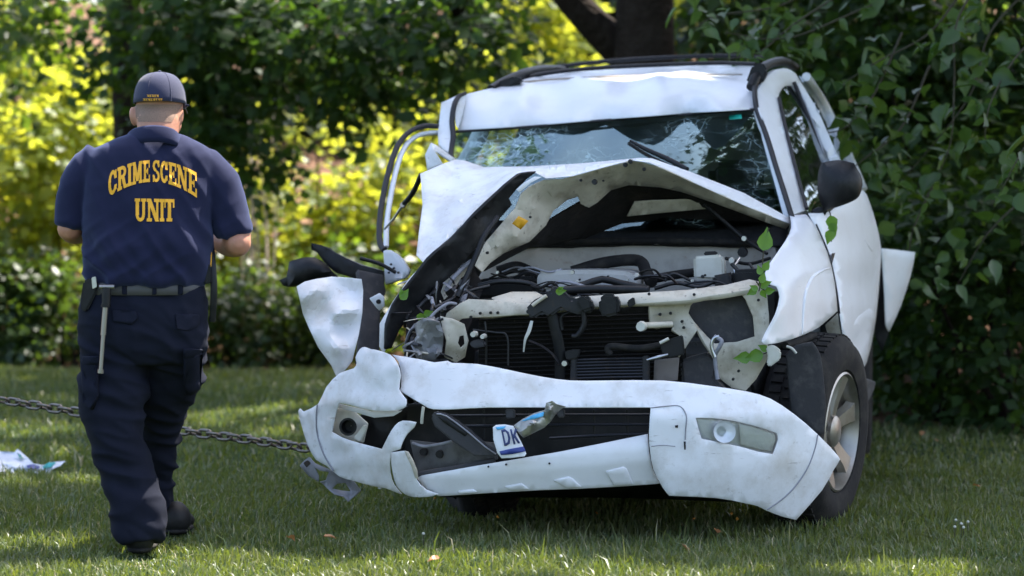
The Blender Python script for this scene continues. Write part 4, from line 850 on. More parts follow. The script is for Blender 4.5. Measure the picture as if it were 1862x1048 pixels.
# condenser and cooler
cond = panel('condenser', [(870, 575, .56), (960, 570, .57), (1060, 560, .57), (1180, 552, .57), (1240, 550, .56), (1250, 700, .54), (870, 700, .52)], M_cond, thick=.03, crumple=.008)
for i in range(15):
    y0 = 582 + i * 8; ptube('condenser_tube', [(872, y0, .563), (1000, y0 - 4, .575), (1150, y0 - 9, .577), (1240, y0 - 11, .567)], .0042, M_cond, cond, sides=5, sub=2)
oc = empty('oil_cooler'); oc.parent = suv
for i in range(7): ptube('cooler_fin', [(1046, 655 + i * 5.6, .66), (1110, 653 + i * 5.6, .66), (1170, 652 + i * 5.6, .66)], .0048, M_dmetal, oc, sides=6, sub=1)
prism('cooler_end', [(1038, 652), (1048, 651), (1048, 695), (1036, 695)], M_dmetal, .67, .04, oc); prism('cooler_end', [(1168, 648), (1180, 647), (1180, 694), (1168, 694)], M_dmetal, .67, .04, oc)
bolt(1027, 661, .70, .012, M_steel, suv, 'bolt', .03)
ptube('centre_stay', [(1003, 570, .66), (1010, 600, .66), (1018, 640, .65), (1018, 690, .64)], .020, M_black, sub=2, flat=.4)
st = ptube('bent_stay', [(962, 620, .68), (985, 630, .68), (1005, 645, .68), (1016, 662, .67)], .016, M_dmetal, sub=2, flat=.35)
ptube('broken_clip', [(967, 584, .68), (962, 602, .69), (955, 618, .69), (952, 640, .68)], [.008, .010, .007, .004], M_resv, flat=.5)
prism('sensor', [(1026, 640), (1040, 636), (1056, 636), (1050, 652), (1030, 655)], M_black, .68, .03)
# lamp support frame, left
panel('lamp_support', [(1180, 552, .62), (1240, 546, .62), (1262, 540, .62), (1300, 530, .60), (1350, 524, .58), (1382, 520, .56), (1395, 536, .56), (1398, 575, .58), (1399, 600, .58), (1390, 615, .60), (1398, 640, .60), (1392, 660, .58), (1375, 690, .56), (1355, 712, .56), (1330, 705, .56), (1310, 690, .56), (1300, 660, .58), (1288, 635, .6), (1268, 600, .6), (1245, 635, .6), (1235, 650, .6), (1225, 640, .6), (1235, 610, .6), (1222, 600, .6), (1184, 596, .6)], M_cream,
      holes=[[(1256, 556), (1266, 545), (1300, 536), (1345, 532), (1356, 545), (1369, 575), (1372, 612), (1340, 622), (1300, 625), (1284, 610), (1262, 585), (1252, 570)], [(1200, 586), (1222, 584), (1224, 594), (1220, 600), (1200, 598)]], x=.58, thick=.012, crumple=.008, cs=10, step=10)
panel('lamp_backing', [(1248, 548, .54), (1300, 532, .54), (1350, 527, .54), (1376, 575, .54), (1378, 618, .54), (1300, 632, .54), (1275, 615, .54), (1244, 572, .54)], M_dgrey, thick=.006)
ptube('lamp_adjuster', [(1160, 592, .70), (1180, 592, .68), (1222, 590, .64)], .012, M_cream, sub=2); bolt(1166, 594, .72, .020, M_resv, suv, 'adjuster_knob', .05)
for px, py in ((1200, 572), (1219, 570), (1243, 596), (1265, 626), (1379, 546), (1343, 675), (1240, 585), (1360, 655), (1333, 690)): bolt(px, py, .612, .006, M_black, suv, 'bolt', .02)
prism('air_duct', [(1236, 655), (1290, 640), (1306, 660), (1300, 690), (1320, 710), (1240, 705)], M_dgrey, .57, .1, bev=.012)
panel('duct_patch', [(1190, 655, .60), (1235, 650, .60), (1232, 692, .60), (1188, 694, .60)], principled('mud_grey', (.20, .175, .16), .8), thick=.01)
prism('connector_block', [(1200, 626), (1215, 618), (1240, 610), (1244, 645), (1215, 652), (1205, 645)], M_black, .70, .05, bev=.004)
ptube('connector_clip', [(1200, 624, .72), (1216, 616, .72)], .006, M_resv, sub=1); ptube('foil_strip', [(1176, 655, .72), (1196, 650, .72), (1215, 645, .72)], [.004, .008, .005], M_steel, sub=3)
prism('headlamp_mount', [(1392, 632), (1402, 628), (1412, 632), (1420, 640), (1418, 655), (1410, 660), (1400, 668), (1393, 662), (1396, 648)], M_resv, .66, .04, rnd=2, bev=.005)
ptube('mount_wire', [(1430, 630, .5), (1440, 634, .5), (1448, 643, .5)], .005, M_resv); ptube('arch_loom', [(1428, 628, .42), (1450, 622, .3), (1480, 610, .1)], .014, M_rubber)
# wheel housing
panel('wheel_housing', [(1398, 630, .2), (1440, 622, .15), (1490, 606, -.05), (1510, 640, -.2), (1480, 720, -.1), (1470, 770, .0), (1380, 740, .25), (1370, 700, .3)], M_black, thick=.02, crumple=.008)
panel('splash_liner', [(1430, 645, .47), (1448, 628, .46), (1478, 622, .44), (1492, 645, .42), (1498, 690, .42), (1502, 740, .42), (1500, 790, .42), (1486, 792, .44), (1460, 765, .46), (1440, 750, .47)], M_dliner, thick=.012, rnd=2)

# ------------------------------------------------------------------ crushed right front
panel('inner_fender', [(740, 560, .40), (800, 490, .28), (860, 480, .2), (880, 520, .25), (860, 580, .4), (830, 650, .45), (735, 655, .45)], M_felt, thick=.01, crumple=.04)
hl = panel('crushed_headlamp', [(752, 640, .66), (758, 610, .67), (752, 590, .66), (768, 580, .67), (800, 585, .68), (806, 605, .66), (804, 640, .64), (790, 655, .64), (765, 655, .65)], M_hlbox, thick=.03, crumple=.04, cs=16, step=8, smooth=20)
panel('lamp_bracket', [(800, 575, .64), (822, 580, .64), (845, 590, .62), (852, 620, .62), (846, 650, .60), (830, 660, .60), (808, 650, .62), (812, 620, .63), (805, 600, .64)], M_cream, holes=[[(836, 612), (843, 610), (845, 626), (838, 634), (833, 624)]], x=.62, thick=.01, crumple=.02, cs=12, step=8)
prism('lamp_motor', [(852, 625), (862, 618), (878, 620), (882, 630), (860, 634)], M_dgrey, .68, .05, bev=.005); bolt(862, 608, .68, .012, M_resv, suv, 'lamp_bulb', .05); bolt(879, 612, .67, .010, M_resv, suv, 'lamp_bulb', .05)
for k in range(46):        # torn strips, clips and broken lamp bits
    rk = random.Random(900 + k); px = rk.uniform(735, 850); py = rk.uniform(495, 650)
    if px > 800 and py > 560: px -= 60
    L_ = rk.uniform(12, 42); an = rk.uniform(0, 3.14); x_ = .38 + .28 * (py - 490) / 160 + rk.uniform(-.02, .05)
    ptube('broken_strip', [(px, py, x_), (px + L_ * .5 * math.cos(an) + rk.uniform(-4, 4), py + L_ * .5 * math.sin(an), x_ + .03), (px + L_ * math.cos(an), py + L_ * math.sin(an), x_ - .02)], rk.uniform(.003, .009), rk.choice([M_hlbox, M_black, M_black, M_cream, M_hlbox, M_torn, M_dmetal, M_wire]), sides=6, sub=3, flat=rk.uniform(.25, .8))
panel('torn_inner_panel', [(812, 500, .32), (840, 484, .3), (862, 480, .28), (858, 492, .3), (838, 505, .34), (822, 530, .38), (808, 545, .42), (802, 530, .4)], M_cream, thick=.004, crumple=.02, cs=15, step=8)
# folded fender sheet
panel('torn_fender', [(539, 521, .42), (554, 512, .40), (575, 507, .38), (603, 503, .36), (629, 505, .36), (657, 508, .40), (660, 529, .40), (659, 568, .42), (652, 610, .45), (641, 657, .48), (620, 683, .5), (612, 686, .5), (602, 665, .5), (578, 632, .48), (563, 600, .46), (551, 572, .44)], M_pdirt,
      inner=[(575, 528, .46), (598, 560, .42), (585, 545, .40), (560, 545, .47), (612, 572, .47), (640, 565, .44), (620, 590, .42), (600, 600, .49), (630, 620, .47), (645, 530, .37), (615, 630, .52), (575, 575, .42)], thick=.003, crumple=.020, cs=8, step=8, smooth=20, tps=True)
# open right door: frame, trim and mirror
dr = empty('right_door'); dr.parent = suv
ptube('door_seal', [(797, 230, -1.12), (769, 230, -1.05), (742, 242, -.98), (722, 268, -.9), (706, 315, -.78), (694, 372, -.66), (690, 416, -.56), (691, 442, -.5), (699, 455, -.46)], .014, M_seal, dr, flat=.8)
ptube('door_frame', [(797, 241, -1.12), (766, 245, -1.05), (744, 258, -.98), (730, 280, -.9), (719, 315, -.8), (709, 365, -.68), (703, 410, -.57), (702, 450, -.47)], .013, M_paint, dr, flat=.8)
panel('mirror_corner', [(697, 456, -.42), (711, 455, -.42), (731, 470, -.40), (744, 491, -.38), (736, 505, -.38), (700, 518, -.40)], M_paint, parent=dr, thick=.02, rnd=2)
for px, py in ((711, 481), (716, 488), (724, 496), (707, 496)): bolt(px, py, -.38, .005, M_black, dr, 'screw', .012)
panel('door_inner_skin', [(650, 490, -.25), (697, 500, -.3), (702, 530, -.3), (692, 565, -.22), (690, 648, -.1), (648, 660, -.05), (655, 600, -.1), (660, 540, -.2)], M_dgrey, parent=dr, thick=.03)
panel('mirror_trim', [(565, 442, -.38), (585, 446, -.38), (626, 468, -.36), (655, 482, -.35), (697, 493, -.35), (697, 515, -.35), (662, 520, -.35), (640, 505, -.35), (610, 496, -.36), (590, 478, -.37)], M_black, parent=dr, thick=.03, crumple=.01)
panel('side_mirror', [(526, 476, -.34), (545, 470, -.33), (572, 468, -.33), (597, 484, -.33), (610, 504, -.33), (575, 508, -.33), (535, 522, -.33), (515, 520, -.34), (508, 510, -.34), (521, 504, -.34)], M_black, parent=dr, thick=.05, rnd=2, bulge=.06)
panel('hinge_plate', [(671, 543, .2), (690, 533, .2), (698, 540, .2), (699, 556, .2), (690, 566, .2), (684, 560, .2)], M_paint, parent=dr, thick=.01); bolt(688, 549, .22, .010, M_black, dr, 'screw', .012)
ptube('mirror_arm', [(655, 470, -.33), (690, 480, -.33), (720, 496, -.33)], .008, M_black, dr)
stt = ptube('door_strut', [(766, 318, -.3), (750, 352, -.36), (731, 375, -.42)], .011, M_black); ptube('strut_rod', [(731, 375, -.42), (716, 398, -.46), (699, 417, -.5)], .005, M_steel, stt, sub=1); bolt(732, 373, -.41, .012, M_steel, stt, 'strut_joint', .02)
panel('bent_cowl_corner', [(772, 282, -.6), (783, 259, -.62), (795, 264, -.62), (828, 288, -.6), (820, 293, -.58), (802, 280, -.58), (790, 274, -.56), (804, 298, -.54), (776, 310, -.56)], M_pdirt, thick=.012, crumple=.012)

# ------------------------------------------------------------------ bumper
def bump_x(y, z):
    u = (y + .12) / .9; s = .95 - .30 * abs(u) ** 3
    if z > .52: s -= .85 * (z - .52)
    if z < .30: s -= .5 * (.30 - z) ** 1.3
    return s
def bump_r(y, z):
    """right corner: broad flat flank under a swept upper edge"""
    s = bump_x(y, min(z, .52)); 
    if z > .48: s -= .55 * (z - .48)
    return s
BT = [(713, 645), (767, 654), (790, 659), (814, 656), (822, 660), (868, 662), (926, 673), (984, 685), (1038, 692), (1100, 692), (1207, 692), (1293, 702), (1358, 712), (1401, 725), (1444, 753), (1486, 789), (1524, 829), (1526, 839), (1516, 855), (1495, 892), (1448, 946), (1436, 943), (1420, 939), (1394, 929), (1378, 921), (1352, 915), (1301, 906), (1217, 902), (1205, 887), (1188, 854), (1182, 820), (1180, 787), (1183, 741), (1034, 741), (887, 741), (829, 744), (787, 744), (767, 735), (725, 710), (729, 704), (729, 677), (724, 658)]
FOG = [(1265, 760), (1300, 761), (1335, 766), (1380, 777), (1412, 788), (1415, 800), (1406, 826), (1380, 822), (1344, 812), (1300, 803), (1276, 798), (1270, 780)]
bump = panel('bumper_cover', BT, M_pdirt, x=bump_r, holes=[FOG], thick=.005, step=11, crumple=.0045, cs=7, smooth=55, rnd=2)
fog = empty('fog_lamp'); fog.parent = suv
def bx_off(d): return lambda y, z: bump_r(y, z) - d
panel('lamp_bowl', [(1262, 756), (1335, 762), (1416, 785), (1419, 800), (1409, 830), (1344, 816), (1273, 801)], M_bowl2, x=bx_off(.035), parent=fog, thick=.004)
panel('lens', [(1267, 762), (1300, 763), (1335, 768), (1380, 779), (1410, 790), (1412, 800), (1404, 823), (1380, 819), (1344, 809), (1300, 800), (1278, 795), (1272, 780)], M_lens, x=bx_off(.006), parent=fog, thick=0)
panel('turn_lens', [(1344, 771), (1380, 780), (1408, 790), (1410, 800), (1403, 821), (1380, 817), (1347, 808)], principled('frosted_lens', (.80, .79, .74), .25, bump=(60, .5, .004)), x=bx_off(.012), parent=fog, thick=.003)
lathe('reflector', [(.040, .012), (.036, .002), (.022, -.012), (.001, -.018)], M_bowl2, fog, 24, Matrix.Translation(cp(1318, 785, bump_r(.35, .4) - .030)) @ Matrix.Rotation(R(-90), 4, 'Z'))
prism('lamp_divider', [(1337, 767), (1342, 768), (1346, 811), (1340, 810)], M_dmetal, .80, .02, fog, bev=.001)
seam('bumper_seam', [(1184, 742), (1210, 739), (1236, 739), (1248, 756), (1247, 780), (1246, 800)], bump_r, .0022, M_torn, bump); seam('bumper_seam', [(1487, 791), (1482, 815), (1470, 848), (1450, 880), (1425, 906), (1395, 927)], bump_r, .0028, M_torn, bump)
panel('scrape', [(1227, 774, .93), (1233, 773, .93), (1233, 778, .93), (1228, 778, .93)], M_black, parent=bump, thick=.001, bevel=False); panel('scrape', [(1243, 803, .93), (1247, 803, .93), (1247, 818, .93), (1244, 818, .93)], M_black, parent=bump, thick=.001, bevel=False)
ptube('scratch', [(1184, 812, .944), (1205, 810, .942), (1228, 812, .938)], .0015, M_torn, bump); panel('tear', [(1511, 820, .50), (1516, 830, .49), (1522, 838, .48), (1514, 836, .5), (1510, 828, .5)], M_black, parent=bump, thick=.001, bevel=False)
CL = [(654, 635), (663, 631), (674, 635), (686, 637), (709, 645), (722, 660), (728, 683), (725, 708), (738, 726), (737, 739), (722, 747), (675, 747), (640, 738), (617, 733), (609, 755), (603, 786), (620, 795), (636, 801), (665, 809), (694, 817), (706, 793), (718, 774), (732, 765), (756, 768), (752, 778), (740, 789), (731, 805), (727, 817), (712, 822), (709, 835), (709, 860), (716, 882), (730, 899), (720, 896), (700, 888), (675, 884), (640, 874), (617, 867), (593, 847), (574, 836), (559, 809), (547, 770), (542, 748), (545, 743), (551, 749), (578, 735), (593, 704), (617, 679), (643, 670), (648, 660), (646, 650)]
def bump_l(y, z):
    s = bump_x(y, min(z, .50)) + .02
    if z > .50: s -= .35 * (z - .50)
    return s
corner = panel('bumper_corner', CL, M_pdirt, x=bump_l, thick=.005, step=9, crumple=.020, cs=9, smooth=26, rnd=2)
seam('corner_seam', [(577, 736), (575, 760), (577, 790), (588, 825), (606, 856)], bump_l, .003, M_torn, corner, .006)
lf = empty('fog_lamp_socket'); lf.parent = suv
panel('socket_plate', [(606, 742, .60), (640, 745, .62), (668, 770, .66), (660, 805, .66), (632, 800, .63), (602, 785, .58)], M_resv, parent=lf, thick=.01, crumple=.01)
lathe('socket', [(.030, 0), (.034, .012), (.026, .012), (.022, -.04), (.001, -.04)], M_black, lf, 24, Matrix.Translation(cp(634, 776, .70)) @ Matrix.Rotation(R(-90), 4, 'Z'))
prism('socket_bracket', [(642, 797), (662, 772), (668, 778), (655, 804)], M_resv, .71, .02, lf)
panel('corner_inner', [(655, 755, .60), (735, 742, .62), (760, 730, .62), (765, 790, .6), (720, 830, .58), (650, 812, .58)], M_black, thick=.01, crumple=.04)
panel('opening_lip', [(617, 734), (675, 748), (731, 747), (715, 757), (680, 760), (645, 750), (615, 742)], M_paint, x=lambda y, z: bump_l(y, z) - .04, thick=.004)
strip = panel('bumper_end_strip', [(712, 823), (735, 820), (740, 823), (748, 839), (755, 856), (757, 873), (774, 891), (797, 899), (778, 904), (752, 904), (736, 899), (721, 884), (714, 860), (711, 838)], M_pdirt, x=lambda y, z: bump_x(y, z) + .035, thick=.005, step=8, crumple=.006, rnd=2)
panel('strip_edge', [(735, 820), (741, 822), (750, 838), (757, 856), (759, 872), (754, 868), (748, 848), (740, 832)], M_cream, x=lambda y, z: bump_x(y, z) + .05, parent=strip, thick=.008, step=8)
LB = [(757, 867), (800, 859), (868, 847), (940, 835), (1015, 822), (1100, 805), (1178, 789), (1180, 820), (1186, 852), (1200, 880), (1130, 885), (1061, 889), (980, 892), (907, 896), (829, 901), (798, 903), (772, 890)]
def low_x(y, z):
    s = bump_x(y, .4) - .015; e = .30 + .10 * (y + .55)        # slanting ledge line
    return s - .55 * max(0, z - e) - .35 * max(0, e - .05 - z)
low = panel('lower_bumper', LB, M_paint, x=low_x, thick=.005, step=9, crumple=.002, smooth=40)
for q in ([(1101, 858), (1134, 850), (1140, 854), (1152, 882), (1116, 885)], [(1006, 874), (1034, 868), (1041, 871), (1058, 887), (1030, 889)], [(916, 886), (948, 880), (956, 885), (962, 891), (930, 893)], [(832, 894), (860, 891), (868, 895), (860, 898), (834, 899)]):
    panel('raised_pad', q, M_paint, x=lambda y, z: low_x(y, z) + .007, parent=low, thick=.008, step=8)
for px, py in ((888, 849), (920, 845), (999, 843)): bolt(px, py, low_x(-.2, .3) + .004, .004, M_black, low, 'screw', .006)
# grille opening
panel('grille_backing', [(742, 735, .66), (1190, 735, .72), (1190, 815, .72), (1100, 830, .72), (760, 890, .68), (735, 830, .64)], M_black, thick=.01, crumple=.01)
M_slat = principled('grille_slat', (.020, .021, .026), .28)
gr = empty('lower_grille'); gr.parent = suv
for i, (a, b, yl, yr) in enumerate(((800, 1181, 757, 754), (812, 1181, 776, 772), (1000, 1181, 797, 789))):
    ptube('grille_bar', [(a, yl, .86), ((a + b) / 2, (yl + yr) / 2 - 1, .885), (b, yr, .88)], .009, M_slat, gr, sides=8, sub=3, flat=.6)
for px in (880, 960, 1080, 1140): ptube('grille_rib', [(px, 745, .86), (px + 1, 798, .86)], .004, M_black, gr, sub=1)
prism('grille_clip', [(918, 745), (935, 745), (936, 760), (920, 762)], M_dgrey, .92, .03, gr); prism('grille_clip', [(1012, 745), (1026, 745), (1026, 760), (1014, 760)], M_dgrey, .92, .03, gr)
prism('bumper_beam', [(783, 758), (790, 748), (812, 754), (852, 782), (880, 808), (905, 824), (900, 832), (862, 830), (826, 806), (790, 776)], M_dgrey, .92, .05, bev=.006)
panel('beam_rib', [(796, 758), (812, 760), (850, 788), (846, 794), (806, 768)], M_black, x=.925, thick=.004)
ptube('beam_edge', [(794, 753, .925), (812, 757, .925), (850, 785, .925), (880, 811, .925), (902, 826, .925)], .003, M_torn, sub=2)
panel('crash_bar', [(745, 800, .76), (800, 806, .78), (860, 802, .80), (900, 806, .80), (905, 836, .80), (860, 846, .80), (758, 862, .78)], principled('crash_bar_grey', (.13, .128, .125), .6, .3, noise=[(14, (.05, .045, .04), .45, .7, .8)]), thick=.02, crumple=.01)
for px, py in ((799, 826), (770, 822)): bolt(px, py, .80, .016, M_black, suv, 'crash_bar_hole', .02)
ptube('lower_lip', [(758, 864, .86), (830, 852, .88), (900, 838, .88)], .012, M_dgrey); ptube('torn_cable', [(750, 806, .84), (772, 812, .86), (800, 808, .86), (822, 803, .86)], .006, M_torn)
ptube('broken_tab', [(770, 740, .9), (768, 755, .9), (767, 770, .89)], .006, M_resv)
panel('frame_horn', [(1150, 800, .80), (1170, 795, .80), (1178, 800, .80), (1060, 822, .80), (1070, 815, .80)], M_dgrey, thick=.01)
# licence plate, crumpled: lettered end and folded-back rest
plate = panel('licence_plate', [(896, 777, .99), (902, 773, .99), (918, 772, .99), (934, 775, .985), (941, 790, .98), (950, 808, .985), (957, 825, .995), (954, 830, 1.0), (930, 833, 1.0), (912, 834, 1.0), (904, 824, 1.0), (897, 800, .995)], M_plate, inner=[(925, 795, .998), (915, 815, 1.004)], thick=.002, step=6, smooth=60)
panel('plate_fold', [(934, 774, .985), (950, 762, .99), (972, 751, 1.0), (990, 746, 1.01), (993, 733, 1.03), (1004, 729, 1.04), (1012, 735, 1.03), (1029, 740, 1.0), (1020, 745, 1.0), (1012, 752, 1.0), (1002, 766, 1.0), (990, 778, .995), (970, 788, 1.0), (952, 797, 1.01), (945, 790, 1.0)], M_plback, inner=[(970, 770, 1.03), (990, 760, 1.0), (1000, 745, 1.05), (955, 780, 1.02)], parent=plate, thick=.002, crumple=.008, cs=22, step=6, smooth=25)
panel('plate_band', [(908, 821, 1.004), (930, 816, 1.006), (952, 812, .995), (956, 821, 1.0), (932, 826, 1.006), (911, 828, 1.006)], M_blue, parent=plate, thick=.001, step=5, bevel=False)
panel('plate_flash', [(901, 777, .993), (920, 775, .993), (916, 780, .996), (904, 782, .997)], M_sky, parent=plate, thick=.001, step=5, bevel=False)
panel('plate_flash', [(946, 767, .997), (968, 755, 1.013), (989, 749, 1.016), (988, 757, 1.02), (972, 762, 1.02)], M_sky, parent=plate, thick=.001, step=5, bevel=False, crumple=.004, cs=22)
for q in ([(911, 782), (918, 780.5), (925, 786), (928, 797), (927, 807), (921, 811), (917, 811.5)], ):
    panel('plate_letter', q, M_ink, x=1.008, holes=[[(915, 786), (919, 785), (922.5, 790), (924, 798), (923, 804), (919.5, 806.5)]], parent=plate, thick=.001, step=5, bevel=False)
panel('plate_letter', [(927, 781), (930, 780.5), (933, 791), (936.5, 780), (940, 781), (937.5, 792), (946, 806), (942, 807), (935.5, 796.5), (935, 798), (937.5, 808), (934, 808.5)], M_ink, x=1.006, parent=plate, thick=.001, step=5, bevel=False)
# torn piece hanging under the corner
panel('torn_bracket', [(544, 847, .40), (552, 838, .40), (561, 831, .42), (573, 842, .44), (600, 855, .46), (640, 874, .5), (656, 892, .5), (645, 901, .5), (633, 913, .5), (625, 902, .5), (608, 898, .48), (585, 880, .44), (560, 866, .41)], M_torn, holes=[[(571, 850), (580, 856), (598, 858), (592, 874), (578, 879), (579, 866)], [(604, 888), (613, 880), (628, 879), (637, 893), (622, 892)]], x=.45, thick=.006, crumple=.012, step=8)
prism('tow_eye', [(551, 842), (559, 837), (565, 843), (557, 851)], M_dmetal, .46, .01, bev=.002)
#ptube('frame_rail', [(640, 880, .55), (690, 895, .5), (740, 905, .3), (760, 900, -.2)], .04, M_dmetal)
# ================================================================== OFFICER walking away
YM = 9.12
man = empty('person', (wx(262, 9.1), 9.1, 0.0)); MO_ = np.array(man.location)
tag(man, 'officer in navy polo, cargo trousers and backward cap walking away from the camera', 'person')
M_navy = principled('navy_knit', (.0105, .0120, .036), .9, spec=.2, noise=[(5, (.015, .017, .046), .4, .7, .7)], bump=(420, .25, .002)); M_navy.node_tree.nodes['Principled BSDF'].inputs['Sheen Weight'].default_value = .22; M_navy.node_tree.nodes['Principled BSDF'].inputs['Sheen Tint'].default_value = (.45, .55, 1, 1)
M_trs = principled('navy_twill', (.0065, .0080, .0175), .9, spec=.2, noise=[(7, (.010, .012, .024), .4, .7, .7)], bump=(500, .2, .002))
M_capm = principled('cap_cloth', (.018, .021, .058), .9, bump=(300, .3, .002))
M_capm.node_tree.nodes['Principled BSDF'].inputs['Sheen Weight'].default_value = .15
M_skin = principled('skin', (.46, .215, .135), .48, noise=[(14, (.38, .15, .095), .45, .7, .6), (60, (.52, .28, .19), .55, .7, .4)], bump=(160, .15, .002)); M_skin.node_tree.nodes['Principled BSDF'].inputs['Subsurface Weight'].default_value = .12; M_skin.node_tree.nodes['Principled BSDF'].inputs['Subsurface Radius'].default_value = (.02, .008, .004)
M_stub = principled('stubble', (.27, .165, .115), .75, noise=[(260, (.16, .10, .075), .45, .65, .7)])
M_gold = principled('gold_print', (.90, .42, .014), .6, noise=[(30, (.62, .28, .012), .5, .75, .5)])
M_boot = principled('boot_leather', (.010, .010, .011), .6, spec=.3, noise=[(12, (.028, .025, .022), .5, .75, .6)], bump=(40, .3, .004))
M_belt = principled('belt_webbing', (.085, .08, .085), .7, bump=(200, .4, .002))
M_btn = principled('baton_steel', (.30, .28, .26), .35, .9)
def W(px, py, y): return np.array(at_depth(px, py, y))
def loft(rows, seg=28, e=2.3):
    """rows: (px left, px right, py, depth, half depth) -> closed mesh arrays in world space"""
    V, F = [], []
    for a, b, py, y, hd in rows:
        L, R_ = W(a, py, y), W(b, py, y); c = (L + R_) / 2; hw = (R_[0] - L[0]) / 2
        for k in range(seg):
            t = 2 * math.pi * k / seg; cs_, sn = math.cos(t), math.sin(t)
            V.append((c[0] + hw * abs(cs_) ** (2 / e) * (1 if cs_ > 0 else -1), c[1] + hd * abs(sn) ** (2 / e) * (1 if sn > 0 else -1), c[2]))
    n = len(rows)
    for i in range(n - 1):
        for k in range(seg): k2 = (k + 1) % seg; F.append((i * seg + k, i * seg + k2, (i + 1) * seg + k2, (i + 1) * seg + k))
    F.append(tuple(range(seg - 1, -1, -1))); F.append(tuple((n - 1) * seg + k for k in range(seg)))
    return V, F
def capsule(P, rad, sub=6, sides=18):
    P = catmull(P, sub); rad = np.interp(np.linspace(0, 1, len(P)), np.linspace(0, 1, len(rad)), rad)
    d0 = P[0] - P[1]; d1 = P[-1] - P[-2]; d0 = d0 / np.linalg.norm(d0); d1 = d1 / np.linalg.norm(d1)
    P = np.vstack([P[0] + d0 * rad[0] * .85, P[0] + d0 * rad[0] * .55, P, P[-1] + d1 * rad[-1] * .55, P[-1] + d1 * rad[-1] * .85]); rad = np.concatenate([[rad[0] * .35, rad[0] * .82], rad, [rad[-1] * .82, rad[-1] * .35]])
    return tube_arrays(P, rad, sides)
def ell(c, r, rot=None):
    bm = bmesh.new(); bmesh.ops.create_icosphere(bm, subdivisions=3, radius=1); M = Matrix.Translation(c) @ (rot or Matrix.Identity(4)) @ Matrix.Diagonal((*r, 1))
    bmesh.ops.transform(bm, matrix=M, verts=bm.verts); bm.verts.index_update(); V = [v.co.copy() for v in bm.verts]; F = [tuple(v.index for v in f.verts) for f in bm.faces]; bm.free(); return V, F
def fuse(name, shapes, m, parent, vox=.009, smooth=6, disp=None, subd=0):
    """join closed shapes into one continuous skin"""
    V, F = [], []
    for v, f in shapes: b = len(V); V += [tuple(q) for q in v]; F += [tuple(i + b for i in q) for q in f]
    me = mesh_from('tmp', V, F); o = bpy.data.objects.new('tmp', me); COL.objects.link(o)
    bm = bmesh.new(); bm.from_mesh(me); bmesh.ops.recalc_face_normals(bm, faces=bm.faces); bm.to_mesh(me); bm.free()
    md = o.modifiers.new('r', 'REMESH'); md.mode = 'VOXEL'; md.voxel_size = vox
    sm = o.modifiers.new('s', 'SMOOTH'); sm.factor = .5; sm.iterations = smooth
    dg = bpy.context.evaluated_depsgraph_get(); me2 = bpy.data.meshes.new_from_object(o.evaluated_get(dg)); bpy.data.objects.remove(o); me2.name = name
    if disp:
        me2.update(); N = np.empty(len(me2.vertices) * 3); me2.vertices.foreach_get('normal', N); N = N.reshape(-1, 3); C = np.empty(len(me2.vertices) * 3); me2.vertices.foreach_get('co', C); C = C.reshape(-1, 3)
        d = np.array([disp(Vector(c), Vector(n_)) for c, n_ in zip(C, N)]); C = C + N * d[:, None]; me2.vertices.foreach_set('co', C.ravel()); me2.update()
    bv = BVHTree.FromPolygons([v.co.copy() for v in me2.vertices], [tuple(p.vertices) for p in me2.polygons])
    me2.transform(Matrix.Translation(-Vector(MO_))); me2.materials.clear()
    ob = link(name, me2, m, parent, smooth=180); return ob, bv
def nz(p, sx, sy, sz, off=0.0): return mnoise.noise(Vector((p.x * sx + off, p.y * sy + off * .7, p.z * sz)))
def ridge(v): return (1 - abs(v) * 2.2) if abs(v) < .45 else 0.0

# arms: upper arm hangs, forearm reaches forward
armL = [W(176, 304, YM + .02), W(140, 350, YM + .02), W(129, 412, YM + .02)]; foreL = [W(127, 416, YM + .0), W(142, 421, YM + .13), W(195, 405, YM + .33)]
armR = [W(374, 310, YM + .02), W(410, 360, YM + .01), W(431, 432, YM + .01)]; foreR = [W(432, 442, YM - .01), W(415, 440, YM + .13), W(350, 412, YM + .33)]
def hand(w, d):
    w = np.array(w); d = np.array(d) / np.linalg.norm(d); s = np.cross(d, [0, 0, 1]); s /= np.linalg.norm(s); u = np.cross(s, d); S = []
    S.append(ell(w + d * .05, (.042, .05, .022)))
    for k, ln in enumerate((.072, .082, .076, .060)):
        b = w + d * .075 + s * (.030 - .02 * k); S.append(capsule([b, b + d * ln * .5 - u * .006, b + d * ln * .85 - u * .035], [.0095, .009, .0075], 3, 8))
    b = w + d * .03 + s * .035; S.append(capsule([b, b + s * .03 + d * .025, b + s * .035 + d * .055 - u * .01], [.012, .011, .009], 3, 8))
    return S
head_c = W(290, 196, YM + .06)
shapes = [ell(head_c + np.array([0, .01, .018]), (.085, .098, .092)), ell(head_c + np.array([0, -.012, -.03]), (.083, .077, .075)), ell(head_c + np.array([.012, .045, -.055]), (.062, .062, .06)),
          capsule([W(288, 220, YM + .03), W(286, 252, YM + .005)], [.078, .070]), capsule([W(300, 232, YM + .08), W(290, 258, YM + .05)], [.052, .055]), ell(head_c + np.array([.035, .118, -.02]), (.014, .022, .022)),
          loft([(232, 330, 262, YM, .07), (165, 385, 292, YM, .10), (165, 378, 360, YM, .115), (168, 372, 450, YM, .12), (160, 368, 540, YM, .12), (165, 362, 600, YM, .12)]),
          capsule(armL, [.040, .046, .046]), capsule(foreL, [.046, .046, .030]), capsule(armR, [.042, .05, .052]), capsule(foreR, [.050, .052, .032]),
          capsule([W(212, 590, YM), W(215, 770, YM + .02), W(255, 960, YM - .045)], [.08, .05, .03]), capsule([W(310, 600, YM), W(292, 770, YM + .27), W(284, 930, YM + .48)], [.075, .05, .03])]
